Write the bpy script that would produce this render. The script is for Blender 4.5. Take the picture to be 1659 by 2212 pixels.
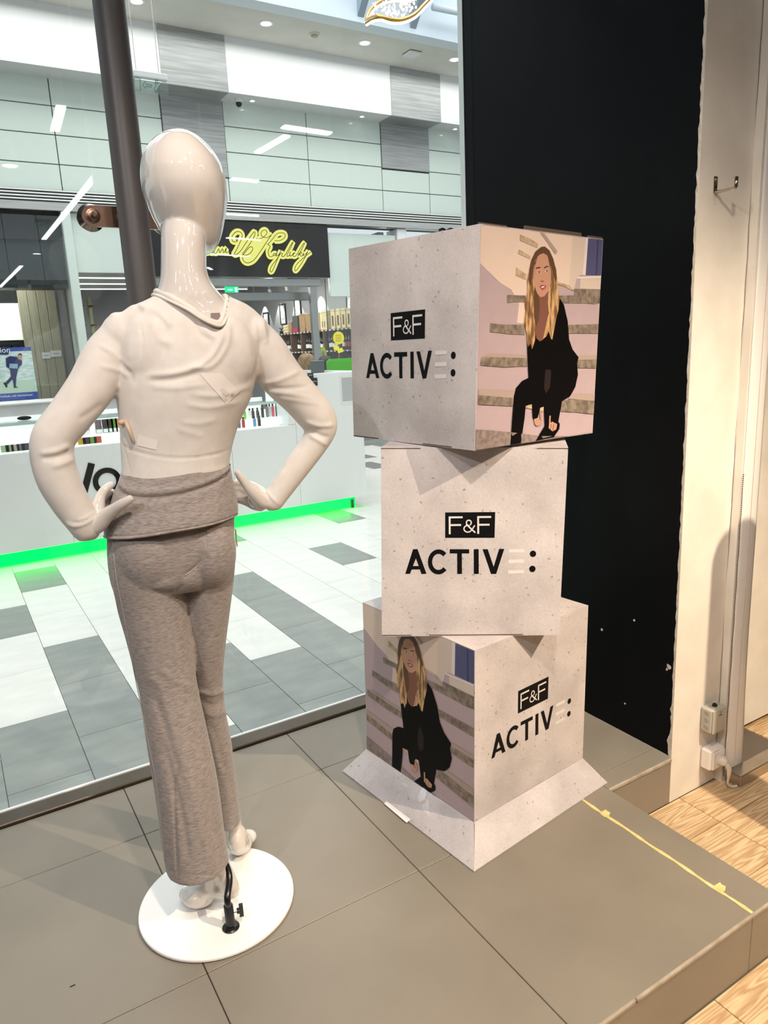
import bpy, bmesh, math, random
import numpy as np
from mathutils import Vector, Matrix

for _o in list(bpy.data.objects):
    bpy.data.objects.remove(_o, do_unlink=True)
random.seed(7)
np.random.seed(7)
scene = bpy.context.scene
COL = scene.collection

# ------------------------------------------------------------------ camera
# metric world: z = 0 is the tiled display platform, +X runs along the shop
# window to the right, +Y runs out through the window into the mall.
CAM_H = 1.415
FPX = 1565.16
YAW, PITCH, ROLL = math.radians(-30.868), math.radians(-12.873), math.radians(-2.6515)
PPX, PPY = 829.5, 1106.0
_f = np.array([-math.sin(YAW) * math.cos(PITCH), math.cos(YAW) * math.cos(PITCH), math.sin(PITCH)])
_r = np.cross(_f, [0, 0, 1.0]); _r /= np.linalg.norm(_r)
_u = np.cross(_r, _f)
_c, _s = math.cos(ROLL), math.sin(ROLL)
RC = np.array([_c * _r + _s * _u, -_s * _r + _c * _u, _f])
cam_data = bpy.data.cameras.new('camera')
cam = bpy.data.objects.new('camera', cam_data)
COL.objects.link(cam)
cam_data.sensor_fit = 'VERTICAL'
cam_data.sensor_height = 36.0
cam_data.lens = FPX / 2212.0 * 36.0
cam_data.clip_start = 0.05
cam_data.clip_end = 200
cam.matrix_world = Matrix((
    (RC[0][0], RC[1][0], -RC[2][0], 0.0),
    (RC[0][1], RC[1][1], -RC[2][1], 0.0),
    (RC[0][2], RC[1][2], -RC[2][2], CAM_H),
    (0, 0, 0, 1)))
scene.camera = cam

# ------------------------------------------------------------------ light
scene.view_settings.view_transform = 'Standard'
scene.view_settings.look = 'None'
scene.view_settings.gamma = 1.0
scene.view_settings.use_curve_mapping = False
scene.view_settings.exposure = 0.30
world = bpy.data.worlds.new('daylight')
scene.world = world
world.use_nodes = True
_bg = world.node_tree.nodes['Background']
_bg.inputs[0].default_value = (0.88, 0.94, 1.0, 1)
_bg.inputs[1].default_value = 0.75


def area_light(name, loc, target, size, power, color, size_y=None, spread=180):
    d = bpy.data.lights.new(name, 'AREA')
    d.energy = power
    d.color = color
    d.size = size
    if size_y:
        d.shape = 'RECTANGLE'
        d.size_y = size_y
    d.spread = math.radians(spread)
    o = bpy.data.objects.new(name, d)
    COL.objects.link(o)
    o.location = loc
    o.rotation_euler = (Vector(target) - Vector(loc)).to_track_quat('-Z', 'Y').to_euler()
    return o


def spot_light(name, loc, target, power, color, angle, blend=0.5, radius=0.04):
    d = bpy.data.lights.new(name, 'SPOT')
    d.energy = power
    d.color = color
    d.spot_size = math.radians(angle)
    d.spot_blend = blend
    d.shadow_soft_size = radius
    o = bpy.data.objects.new(name, d)
    COL.objects.link(o)
    o.location = loc
    o.rotation_euler = (Vector(target) - Vector(loc)).to_track_quat('-Z', 'Y').to_euler()
    return o


CEIL_Z = 3.0
# spotlights of the shop (their housings hang from the ceiling below)
SPOTS = [
    ('warm_spot', (1.937, -0.67, 2.84), (1.72, 1.10, -0.1), 400, (1.0, 0.82, 0.60), 70, 0.9),
    ('key_spot', (0.40, 0.20, 2.84), (1.05, 1.45, 0.5), 112, (1.0, 0.86, 0.73), 95, 0.7),
    ('left_spot', (-1.55, 0.10, 2.84), (1.3, 1.5, 1.1), 74, (0.93, 0.96, 1.0), 85, 0.7),
    ('front_spot', (-0.45, -0.55, 2.84), (0.45, 1.7, 1.0), 42, (1.0, 0.88, 0.76), 75, 0.7),
]
for n_, l_, t_, p_, c_, a_, b_ in SPOTS:
    spot_light(n_, l_, t_, p_, c_, a_, b_, 0.012 if n_ == 'warm_spot' else 0.04)
# daylight coming down the skylight well over the mall corridor
area_light('skylight_daylight', (4.0, 6.0, 9.5), (4.0, 6.0, 0), 14, 900, (0.97, 0.99, 1.0), 6.0)
area_light('mall_ceiling_panel', (4.5, 10.0, 5.6), (4.5, 10.0, 0), 9, 90, (1.0, 0.99, 0.95), 0.8)


# ------------------------------------------------------------------ helpers
def ray(px, py):
    return RC.T @ np.array([px - PPX, -(py - PPY), FPX])


def at_y(px, py, Y):
    w = ray(px, py)
    return np.array([0, 0, CAM_H]) + w * (Y / w[1])


def at_x(px, py, X):
    w = ray(px, py)
    return np.array([0, 0, CAM_H]) + w * (X / w[0])


def at_z(px, py, Z):
    w = ray(px, py)
    return np.array([0, 0, CAM_H]) + w * ((Z - CAM_H) / w[2])


def project(P):
    P = np.asarray(P, float) - np.array([0, 0, CAM_H])
    c = P @ RC.T
    return np.stack([PPX + FPX * c[..., 0] / c[..., 2], PPY - FPX * c[..., 1] / c[..., 2]], -1)


def srgb(r, g, b):
    def f(v):
        v /= 255.0
        return v / 12.92 if v <= 0.04045 else ((v + 0.055) / 1.055) ** 2.4
    return (f(r), f(g), f(b), 1.0)


# ---- materials
def mat(name, col, rough=0.6, metal=0.0, spec=0.5, emit=None, estr=1.0, coat=0.0, alpha=None, trans=0.0, sheen=0.0):
    m = bpy.data.materials.new(name)
    m.use_nodes = True
    b = m.node_tree.nodes['Principled BSDF']
    if len(col) == 3:
        col = (*col, 1)
    b.inputs['Base Color'].default_value = col
    b.inputs['Roughness'].default_value = rough
    b.inputs['Metallic'].default_value = metal
    b.inputs['Specular IOR Level'].default_value = spec
    b.inputs['Coat Weight'].default_value = coat
    b.inputs['Coat Roughness'].default_value = 0.03
    b.inputs['Transmission Weight'].default_value = trans
    b.inputs['Sheen Weight'].default_value = sheen
    if emit:
        b.inputs['Emission Color'].default_value = (*emit[:3], 1)
        b.inputs['Emission Strength'].default_value = estr
    return m


def _n(m, t, **kw):
    n = m.node_tree.nodes.new(t)
    for k, v in kw.items():
        setattr(n, k, v)
    return n


def noise_mat(name, c1, c2, scale=5.0, stretch=(1, 1, 1), rough=0.6, bump=0.0, detail=6.0, spec=0.5, metal=0.0,
              lo=0.35, hi=0.65, coords='Object', bscale=None, coat=0.0, sheen=0.0, rough2=None):
    m = mat(name, c1, rough, metal, spec, coat=coat, sheen=sheen)
    nt = m.node_tree
    b = nt.nodes['Principled BSDF']
    tc = _n(m, 'ShaderNodeTexCoord')
    mp_ = _n(m, 'ShaderNodeMapping')
    mp_.inputs['Scale'].default_value = stretch
    nt.links.new(tc.outputs[coords], mp_.inputs[0])
    no = _n(m, 'ShaderNodeTexNoise')
    no.inputs['Scale'].default_value = scale
    no.inputs['Detail'].default_value = detail
    nt.links.new(mp_.outputs[0], no.inputs['Vector'])
    cr = _n(m, 'ShaderNodeValToRGB')
    cr.color_ramp.elements[0].position = lo
    cr.color_ramp.elements[1].position = hi
    cr.color_ramp.elements[0].color = c1 if len(c1) == 4 else (*c1, 1)
    cr.color_ramp.elements[1].color = c2 if len(c2) == 4 else (*c2, 1)
    nt.links.new(no.outputs['Fac'], cr.inputs[0])
    nt.links.new(cr.outputs[0], b.inputs['Base Color'])
    if rough2 is not None:
        mr = _n(m, 'ShaderNodeMapRange')
        mr.inputs[3].default_value = rough
        mr.inputs[4].default_value = rough2
        nt.links.new(no.outputs['Fac'], mr.inputs[0])
        nt.links.new(mr.outputs[0], b.inputs['Roughness'])
    if bump:
        n2 = no
        if bscale:
            n2 = _n(m, 'ShaderNodeTexNoise')
            n2.inputs['Scale'].default_value = bscale
            n2.inputs['Detail'].default_value = 3
            nt.links.new(mp_.outputs[0], n2.inputs['Vector'])
        bp = _n(m, 'ShaderNodeBump')
        bp.inputs['Strength'].default_value = bump
        bp.inputs['Distance'].default_value = 0.004
        nt.links.new(n2.outputs['Fac'], bp.inputs['Height'])
        nt.links.new(bp.outputs[0], b.inputs['Normal'])
    return m


def emit_mat(name, col, strength):
    m = bpy.data.materials.new(name)
    m.use_nodes = True
    nt = m.node_tree
    nt.nodes.clear()
    e = nt.nodes.new('ShaderNodeEmission')
    e.inputs[0].default_value = (*col[:3], 1)
    e.inputs[1].default_value = strength
    o = nt.nodes.new('ShaderNodeOutputMaterial')
    nt.links.new(e.outputs[0], o.inputs[0])
    return m


def pane_mat(name, tint=(0.97, 1.0, 0.985), ior=1.5, refl=1.0, rough=0.0):
    """thin sheet of glass: straight-through transmission plus Fresnel gloss"""
    m = bpy.data.materials.new(name)
    m.use_nodes = True
    nt = m.node_tree
    nt.nodes.clear()
    t = nt.nodes.new('ShaderNodeBsdfTransparent')
    t.inputs[0].default_value = (*tint, 1)
    g = nt.nodes.new('ShaderNodeBsdfGlossy')
    g.inputs['Roughness'].default_value = rough
    g.inputs[0].default_value = (refl, refl, refl, 1)
    fr = nt.nodes.new('ShaderNodeFresnel')
    geo = nt.nodes.new('ShaderNodeNewGeometry')
    mad = nt.nodes.new('ShaderNodeMath')
    mad.operation = 'MULTIPLY_ADD'
    mad.inputs[1].default_value = 1.0 / ior - ior      # same reflectance from both sides of the sheet
    mad.inputs[2].default_value = ior
    nt.links.new(geo.outputs['Backfacing'], mad.inputs[0])
    nt.links.new(mad.outputs[0], fr.inputs[0])
    mx = nt.nodes.new('ShaderNodeMixShader')
    o = nt.nodes.new('ShaderNodeOutputMaterial')
    nt.links.new(fr.outputs[0], mx.inputs[0])
    nt.links.new(t.outputs[0], mx.inputs[1])
    nt.links.new(g.outputs[0], mx.inputs[2])
    nt.links.new(mx.outputs[0], o.inputs[0])
    return m


# ---- geometry (each builder returns (verts, faces))
def merge(*gs):
    V, F = [], []
    for v, f in gs:
        n = len(V)
        V += [tuple(p) for p in v]
        F += [tuple(i + n for i in q) for q in f]
    return V, F


def box(x0, x1, y0, y1, z0, z1):
    v = [(x0, y0, z0), (x1, y0, z0), (x1, y1, z0), (x0, y1, z0), (x0, y0, z1), (x1, y0, z1), (x1, y1, z1), (x0, y1, z1)]
    f = [(3, 2, 1, 0), (4, 5, 6, 7), (0, 1, 5, 4), (1, 2, 6, 5), (2, 3, 7, 6), (3, 0, 4, 7)]
    return v, f


def hexa(c):
    """8 corners: bottom 4 ccw then top 4"""
    return [tuple(p) for p in c], [(3, 2, 1, 0), (4, 5, 6, 7), (0, 1, 5, 4), (1, 2, 6, 5), (2, 3, 7, 6), (3, 0, 4, 7)]


def cbox(x0, x1, y0, y1, z0, z1, b):
    """box with chamfered edges"""
    pts = []
    for sx, X in ((1, x0), (-1, x1)):
        for sy, Y in ((1, y0), (-1, y1)):
            for sz, Z in ((1, z0), (-1, z1)):
                pts += [(X, Y + sy * b, Z + sz * b), (X + sx * b, Y, Z + sz * b), (X + sx * b, Y + sy * b, Z)]
    bm = bmesh.new()
    for p in pts:
        bm.verts.new(p)
    bmesh.ops.convex_hull(bm, input=bm.verts)
    bmesh.ops.dissolve_limit(bm, angle_limit=0.01, verts=bm.verts, edges=bm.edges)
    bm.verts.index_update()
    v = [tuple(q.co) for q in bm.verts]
    f = [tuple(q.index for q in fc.verts) for fc in bm.faces]
    bm.free()
    return v, f


def xform(g, M):
    return [tuple(M @ Vector(p)) for p in g[0]], g[1]


def frame_along(d):
    d = np.asarray(d, float)
    d = d / (np.linalg.norm(d) + 1e-12)
    a = np.array([0, 0, 1.0]) if abs(d[2]) < 0.9 else np.array([1.0, 0, 0])
    u = np.cross(a, d)
    u /= np.linalg.norm(u)
    return d, u, np.cross(d, u)


def cyl(p0, p1, r0, r1=None, n=20, caps=True):
    r1 = r0 if r1 is None else r1
    p0, p1 = np.array(p0, float), np.array(p1, float)
    d, u, w = frame_along(p1 - p0)
    V, F = [], []
    for p, r in ((p0, r0), (p1, r1)):
        for i in range(n):
            a = 2 * math.pi * i / n
            V.append(tuple(p + r * (math.cos(a) * u + math.sin(a) * w)))
    for i in range(n):
        j = (i + 1) % n
        F.append((i, j, n + j, n + i))
    if caps:
        F.append(tuple(range(n - 1, -1, -1)))
        F.append(tuple(range(n, 2 * n)))
    return V, F


def lathe(p, axis, prof, n=28):
    """profile [(distance along axis, radius)]"""
    p = np.array(p, float)
    d, u, w = frame_along(axis)
    V, F = [], []
    for t, r in prof:
        for i in range(n):
            a = 2 * math.pi * i / n
            V.append(tuple(p + d * t + max(r, 1e-5) * (math.cos(a) * u + math.sin(a) * w)))
    for k in range(len(prof) - 1):
        for i in range(n):
            j = (i + 1) % n
            F.append((k * n + i, k * n + j, (k + 1) * n + j, (k + 1) * n + i))
    F.append(tuple(range(n - 1, -1, -1)))
    m = (len(prof) - 1) * n
    F.append(tuple(range(m, m + n)))
    return V, F


def smooth_path(pts, per=6, closed=False):
    P = np.array(pts, float)
    n = len(P)
    out = []
    rng = range(n) if closed else range(n - 1)
    for i in rng:
        if closed:
            p0, p1, p2, p3 = P[(i - 1) % n], P[i], P[(i + 1) % n], P[(i + 2) % n]
        else:
            p0, p1, p2, p3 = P[max(i - 1, 0)], P[i], P[i + 1], P[min(i + 2, n - 1)]
        for k in range(per):
            t = k / per
            out.append(0.5 * ((2 * p1) + (-p0 + p2) * t + (2 * p0 - 5 * p1 + 4 * p2 - p3) * t * t + (-p0 + 3 * p1 - 3 * p2 + p3) * t ** 3))
    if not closed:
        out.append(P[-1])
    return np.array(out)


def tube(path, r, n=8, closed=False, flat=None):
    """round tube along 3D path; r scalar or list; flat=(axis, factor) squashes it"""
    P = np.array(path, float)
    m = len(P)
    R = np.full(m, r) if np.isscalar(r) else np.array(r, float)
    V, F = [], []
    pu = None
    for i in range(m):
        if closed:
            d = P[(i + 1) % m] - P[(i - 1) % m]
        else:
            d = P[min(i + 1, m - 1)] - P[max(i - 1, 0)]
        d = d / (np.linalg.norm(d) + 1e-12)
        if pu is None:
            _, u, w = frame_along(d)
        else:
            u = pu - d * (pu @ d)
            u /= np.linalg.norm(u) + 1e-12
            w = np.cross(d, u)
        pu = u
        for k in range(n):
            a = 2 * math.pi * k / n
            off = R[i] * (math.cos(a) * u + math.sin(a) * w)
            if flat is not None:
                ax = np.array(flat[0], float)
                off = off - ax * (off @ ax) * (1 - flat[1])
            V.append(tuple(P[i] + off))
    for i in range(m if closed else m - 1):
        i2 = (i + 1) % m
        for k in range(n):
            k2 = (k + 1) % n
            F.append((i * n + k, i * n + k2, i2 * n + k2, i2 * n + k))
    if not closed:
        F.append(tuple(range(n - 1, -1, -1)))
        F.append(tuple(range((m - 1) * n, m * n)))
    return V, F


def loft(rings, caps=True):
    n = len(rings[0])
    V = [tuple(p) for r in rings for p in r]
    F = []
    for i in range(len(rings) - 1):
        for k in range(n):
            k2 = (k + 1) % n
            F.append((i * n + k, i * n + k2, (i + 1) * n + k2, (i + 1) * n + k))
    if caps:
        F.append(tuple(range(n - 1, -1, -1)))
        F.append(tuple(range((len(rings) - 1) * n, len(rings) * n)))
    return V, F


def ellipsoid(c, ax, n=16, m=10):
    """ax: 3x3 rows = semi axis vectors"""
    ax = np.array(ax, float)
    rings = []
    for i in range(1, m):
        ph = math.pi * i / m
        rings.append([np.array(c) + math.cos(ph) * ax[2] * -1 + math.sin(ph) * (math.cos(2 * math.pi * k / n) * ax[0] + math.sin(2 * math.pi * k / n) * ax[1]) for k in range(n)])
    V, F = loft(rings)
    return V, F


# ---- objects
def obj(name, g, m, parent=None, smooth=False, midx=None, loc=None, angle=None):
    me = bpy.data.meshes.new(name)
    v, f = g
    if loc is not None:
        L = Vector(loc)
        v = [tuple(Vector(p) - L) for p in v]
    me.from_pydata([tuple(map(float, p)) for p in v], [], [tuple(map(int, q)) for q in f])
    me.update()
    for mm in (m if isinstance(m, (list, tuple)) else [m]):
        me.materials.append(mm)
    if midx is not None:
        me.polygons.foreach_set('material_index', midx)
    if smooth:
        me.polygons.foreach_set('use_smooth', [True] * len(me.polygons))
        if angle:
            try:
                me.set_sharp_from_angle(angle=math.radians(angle))
            except Exception:
                pass
    o = bpy.data.objects.new(name, me)
    COL.objects.link(o)
    if loc is not None:
        o.location = loc
    if parent is not None:
        set_parent(o, parent)
    return o


def world_of(o):
    M = Matrix.LocRotScale(o.location, o.rotation_euler, o.scale)
    if o.parent is not None:
        return world_of(o.parent) @ o.matrix_parent_inverse @ M
    return M


def set_parent(o, p):
    o.parent = p
    o.matrix_parent_inverse = world_of(p).inverted()


def empty(name, loc=(0, 0, 0)):
    o = bpy.data.objects.new(name, None)
    o.empty_display_size = 0.05
    COL.objects.link(o)
    o.location = loc
    return o


def tag(o, label=None, cat=None, group=None, kind=None):
    if label:
        o['label'] = label
    if cat:
        o['category'] = cat
    if group:
        o['group'] = group
    if kind:
        o['kind'] = kind
    return o


def thing(name, label, cat, loc=(0, 0, 0), group=None):
    return tag(empty(name, loc), label, cat, group)


def struct(name, g, m, label=None, **kw):
    o = obj(name, g, m, **kw)
    return tag(o, label, None, None, 'structure')


def homography(src, dst):
    A = []
    for (x, y), (u, v) in zip(src, dst):
        A.append([x, y, 1, 0, 0, 0, -u * x, -u * y, -u])
        A.append([0, 0, 0, x, y, 1, -v * x, -v * y, -v])
    h = np.linalg.svd(np.array(A, float))[2][-1]
    H = h.reshape(3, 3)
    return lambda x, y: ((lambda q: (q[0] / q[2], q[1] / q[2]))(H @ np.array([x, y, 1.0])))


def text_mesh(s, size, mat4, align='CENTER'):
    """lettering in the built-in font as a mesh (verts, faces) placed by a 4x4 matrix"""
    cu = bpy.data.curves.new('tmp_text', 'FONT')
    cu.body = s
    cu.size = size
    cu.align_x = align
    cu.resolution_u = 3
    o = bpy.data.objects.new('tmp_text', cu)
    COL.objects.link(o)
    dg = bpy.context.evaluated_depsgraph_get()
    me = bpy.data.meshes.new_from_object(o.evaluated_get(dg))
    v = [tuple(mat4 @ q.co) for q in me.vertices]
    f = [tuple(p.vertices) for p in me.polygons]
    bpy.data.objects.remove(o, do_unlink=True)
    bpy.data.curves.remove(cu)
    bpy.data.meshes.remove(me)
    return v, f


def remeshed(parts, voxel, smooth=6, factor=0.5):
    """union of closed shapes as one continuous surface"""
    V, F = merge(*parts)
    me = bpy.data.meshes.new('tmp')
    me.from_pydata(V, [], F)
    o = bpy.data.objects.new('tmp', me)
    COL.objects.link(o)
    md = o.modifiers.new('r', 'REMESH')
    md.mode = 'VOXEL'
    md.voxel_size = voxel
    md.adaptivity = 0
    sm = o.modifiers.new('s', 'SMOOTH')
    sm.factor = factor
    sm.iterations = smooth
    dg = bpy.context.evaluated_depsgraph_get()
    out = bpy.data.meshes.new_from_object(o.evaluated_get(dg))
    bpy.data.objects.remove(o, do_unlink=True)
    bpy.data.meshes.remove(me)
    n = len(out.vertices)
    co = np.empty(n * 3, np.float32); out.vertices.foreach_get('co', co)
    no = np.empty(n * 3, np.float32); out.vertices.foreach_get('normal', no)
    nf = len(out.polygons)
    idx = np.empty(len(out.loops), np.int32); out.loops.foreach_get('vertex_index', idx)
    st = np.empty(nf, np.int32); out.polygons.foreach_get('loop_start', st)
    faces = np.split(idx, st[1:])
    bpy.data.meshes.remove(out)
    return co.reshape(-1, 3).astype(float), no.reshape(-1, 3).astype(float), faces

# ------------------------------------------------------------------ materials
M = {}
M['tile'] = noise_mat('platform_porcelain', srgb(127, 119, 107), srgb(139, 130, 117), 2.2, rough=0.42, bump=0.02, bscale=420, detail=8, rough2=0.55)
M['grout'] = mat('platform_grout', srgb(104, 95, 84), 0.9)
M['nosing'] = noise_mat('platform_nosing', srgb(150, 138, 124), srgb(178, 166, 150), 20, rough=0.5)
M['mall_light'] = noise_mat('mall_tile_light', srgb(214, 212, 206), srgb(226, 224, 219), 3, (1, 3, 1), rough=0.32)
M['mall_dark'] = noise_mat('mall_tile_dark', srgb(126, 129, 127), srgb(142, 145, 142), 3, (1, 3, 1), rough=0.32)
M['mall_grout'] = mat('mall_grout', srgb(120, 122, 118), 0.9)
M['black_wall'] = noise_mat('black_paint', srgb(7, 8, 10), srgb(11, 12, 15), 3, rough=0.55, bump=0.05, bscale=150, spec=0.12)
M['white_paint'] = noise_mat('white_wall_paint', srgb(226, 218, 206), srgb(238, 231, 220), 6, rough=0.75, bump=0.06, bscale=60)
M['white_plastic'] = mat('white_plastic', srgb(238, 232, 226), 0.35)
M['pvc'] = mat('white_pvc_cover', srgb(240, 236, 232), 0.25, spec=0.6)
M['chip'] = noise_mat('bare_plaster', srgb(232, 222, 208), srgb(205, 190, 168), 60, rough=0.9)
M['steel'] = noise_mat('brushed_steel', srgb(176, 168, 158), srgb(196, 190, 182), 8, (1, 1, 40), rough=0.32, metal=1.0)
M['steel_dark'] = noise_mat('dark_steel', srgb(84, 75, 66), srgb(100, 90, 80), 5, (1, 1, 30), rough=0.38, metal=0.9)
M['gloss_steel'] = mat('polished_steel', srgb(196, 186, 178), 0.12, 1.0)
M['pole'] = noise_mat('powder_coat_grey', srgb(84, 80, 80), srgb(92, 88, 87), 3, rough=0.42, bump=0.02, bscale=200)
M['glass'] = pane_mat('window_glass', (0.965, 0.985, 0.975))
M['black_seal'] = mat('black_rubber', srgb(14, 14, 15), 0.6)
M['white_edge'] = mat('white_aluminium', srgb(225, 226, 224), 0.35)
M['ceiling'] = noise_mat('shop_ceiling', srgb(120, 118, 116), srgb(130, 128, 126), 4, rough=0.9)
M['shop_wall'] = noise_mat('shop_wall', srgb(190, 180, 168), srgb(200, 190, 180), 4, rough=0.85)
M['led'] = emit_mat('led_strip_light', (1.0, 0.98, 0.95), 11.0)
M['spot_disc'] = emit_mat('spot_bulb', (1.0, 0.93, 0.84), 45.0)
M['lamp_body'] = mat('lamp_housing', srgb(235, 235, 233), 0.4)


def wood_mat(name, seed):
    m = mat(name, (0.5, 0.35, 0.2), 0.5)
    nt = m.node_tree
    b = nt.nodes['Principled BSDF']
    tc = _n(m, 'ShaderNodeTexCoord')
    mp_ = _n(m, 'ShaderNodeMapping')
    mp_.inputs['Location'].default_value = (seed * 3.7, seed * 5.1, 0)
    mp_.inputs['Scale'].default_value = (1.1, 13, 1)
    nt.links.new(tc.outputs['Object'], mp_.inputs[0])
    no = _n(m, 'ShaderNodeTexNoise')
    no.inputs['Scale'].default_value = 1.3
    no.inputs['Detail'].default_value = 2
    nt.links.new(mp_.outputs[0], no.inputs['Vector'])
    mul = _n(m, 'ShaderNodeMath', operation='MULTIPLY')
    mul.inputs[1].default_value = 13
    nt.links.new(no.outputs['Fac'], mul.inputs[0])
    sn = _n(m, 'ShaderNodeMath', operation='SINE')
    m2 = _n(m, 'ShaderNodeMath', operation='MULTIPLY')
    m2.inputs[1].default_value = 6.28
    nt.links.new(mul.outputs[0], m2.inputs[0])
    nt.links.new(m2.outputs[0], sn.inputs[0])
    fine = _n(m, 'ShaderNodeTexNoise')
    fine.inputs['Scale'].default_value = 14
    fine.inputs['Detail'].default_value = 6
    nt.links.new(mp_.outputs[0], fine.inputs['Vector'])
    ad = _n(m, 'ShaderNodeMath', operation='MULTIPLY_ADD')
    ad.inputs[1].default_value = 0.32
    nt.links.new(sn.outputs[0], ad.inputs[0])
    nt.links.new(fine.outputs['Fac'], ad.inputs[2])
    cr = _n(m, 'ShaderNodeValToRGB')
    cr.color_ramp.elements[0].position = 0.15
    cr.color_ramp.elements[1].position = 0.85
    cr.color_ramp.elements[0].color = srgb(184, 150, 112)
    cr.color_ramp.elements[1].color = srgb(224, 196, 156)
    nt.links.new(ad.outputs[0], cr.inputs[0])
    nt.links.new(cr.outputs[0], b.inputs['Base Color'])
    return m


M['wood'] = [wood_mat('oak_laminate_%d' % i, i) for i in range(4)]

# ------------------------------------------------------------------ shop floor, platform
ZF = -0.175                       # shop floor and mall floor level
PX1, PYF, STUBY, WALLX = 1.640, 0.862, 1.42, 1.95
TRACK_Y, GLASS_Y = 2.352, 2.44

shop_floor = struct('floor_shop', box(-7, 5, -16, 1.6, ZF - 0.1, ZF - 0.006), M['grout'], 'oak coloured plank floor of the shop around the platform', loc=(0, 0, ZF - 0.1))
g_pl = cbox(0.0012, 0.6088, 0.0012, 0.1988, -0.02, 0, 0.0015)
pl_me = []
for i in range(4):
    o = obj('plank', g_pl, M['wood'][i])
    pl_me.append(o.data)
    bpy.data.objects.remove(o, do_unlink=True)
for i in range(-1, 3):
    for j in range(-3, 8):
        x0, y0 = 1.39 + 0.61 * i, 0.062 + 0.2 * j
        if x0 > 3.4 or y0 > 1.6 or (x0 < 1 and y0 > .8):
            continue
        if (x0 < 1.5 and y0 > .85) or y0 + .2 > 1.42:
            xa, ya = max(x0, PX1 + .001) if y0 > .85 else x0, min(y0 + .2, 1.421 if x0 < 2.1 else 1.64)
            if ya - y0 < .03:
                continue
            o = obj('plank', cbox(.0012, x0 + .61 - xa - .0012, .0012, ya - y0 - .0012, -0.02, 0, .0015), M['wood'][(i + j) % 4])
            o.location = (xa, y0, ZF)
        else:
            o = bpy.data.objects.new('plank', pl_me[random.randrange(4)])
            COL.objects.link(o)
            o.location = (x0, y0, ZF)
        set_parent(o, shop_floor)

platform = struct('floor_platform', merge(box(-1.5, PX1 - 0.012, PYF + 0.012, GLASS_Y + 0.02, ZF, -0.012), box(PX1 - 0.012, WALLX, STUBY + 0.012, GLASS_Y + 0.02, ZF, -0.012)), M['grout'], 'grey tiled display platform behind the shop window')
XS = [-1.469, -0.869, -0.269, 0.331, 0.931, 1.531, PX1]
YS = [PYF, 1.460, 2.062, TRACK_Y]
gp = 0.0010


def slab(name, x0, x1, y0, y1, z0, z1, m, parent, b=0.0015, g=gp):
    return obj(name, cbox(x0 + g, x1 - g, y0 + g, y1 - g, z0, z1, b), m, parent)


for i in range(len(XS) - 1):
    for j in range(len(YS) - 1):
        slab('tile', XS[i], XS[i + 1], YS[j], YS[j + 1], -0.012, 0.0, M['tile'], platform)
for (x0, x1, y0, y1) in [(PX1, WALLX, STUBY, STUBY + 0.075), (PX1, WALLX, STUBY + 0.075, 2.062), (PX1, WALLX, 2.062, TRACK_Y)]:
    slab('tile', x0, x1, y0, y1, -0.012, 0.0, M['tile'], platform)
# riser tiles and the pale bull-nose edge
for x0, x1 in [(-1.469, -0.269), (-0.269, 0.331), (0.331, 0.931), (0.931, 1.531), (1.531, PX1)]:
    slab('riser_tile', x0, x1, PYF, PYF + 0.012, ZF, -0.015, M['tile'], platform)
slab('riser_tile', PX1 - 0.012, PX1, PYF, STUBY, ZF, -0.013, M['tile'], platform, g=0.001)
slab('riser_tile', PX1, WALLX, STUBY, STUBY + 0.012, ZF, -0.018, M['tile'], platform)
for x0, x1 in [(-1.469, 0.331), (0.331, 1.10), (1.10, PX1)]:
    slab('edge_strip', x0, x1, PYF - 0.004, PYF + 0.0085, -0.013, -0.0005, M['nosing'], platform, b=0.003, g=0.0008)
slab('edge_strip', PX1, WALLX, STUBY - 0.004, STUBY + 0.008, -0.015, -0.0005, M['nosing'], platform, b=0.003, g=0.0008)

# yellow masking tape along the last joint, with torn tabs
tape_m = noise_mat('masking_tape', srgb(222, 190, 120), srgb(238, 212, 150), 30, rough=0.7)
tp = thing('masking_tape', 'thin strip of yellow masking tape along the platform joint', 'tape', (1.529, PYF, 0))
n = 26
pts_l, pts_r = [], []
for i in range(n + 1):
    y = PYF + 0.002 + (1.445 - PYF) * i / n
    w = 0.0045 + 0.0012 * math.sin(i * 1.7) + 0.0008 * random.random()
    c = 1.529 + 0.0012 * math.sin(i * 0.8)
    pts_l.append((c - w, y)); pts_r.append((c + w, y))
V = [(x, y, 0.0002) for x, y in pts_l] + [(x, y, 0.0002) for x, y in pts_r] + [(x, y, 0.0011) for x, y in pts_l] + [(x, y, 0.0011) for x, y in pts_r]
N1 = n + 1
F = []
for i in range(n):
    F += [(2 * N1 + i, 3 * N1 + i, 3 * N1 + i + 1, 2 * N1 + i + 1), (i, i + 1, N1 + i + 1, N1 + i), (i, 2 * N1 + i, 2 * N1 + i + 1, i + 1), (N1 + i, N1 + i + 1, 3 * N1 + i + 1, 3 * N1 + i)]
obj('strip', (V, F), tape_m, tp)
for px, py in [(1308, 1757), (1556, 1917)]:
    q = at_z(px, py, 0.0)
    p = [(q[0] - .016, q[1] - .012), (q[0] - .002, q[1] - .015), (q[0] + .014, q[1] - .006), (q[0] + .011, q[1] + .004), (q[0] + .015, q[1] + .011), (q[0] - .008, q[1] + .012), (q[0] - .017, q[1] + .004)]
    k = len(p)
    obj('torn_tab', ([(x, y, 0.0003) for x, y in p] + [(x, y, 0.0013) for x, y in p], [tuple(range(k - 1, -1, -1)), tuple(range(k, 2 * k))] + [(i, (i + 1) % k, k + (i + 1) % k, k + i) for i in range(k)]), tape_m, tp)
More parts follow.
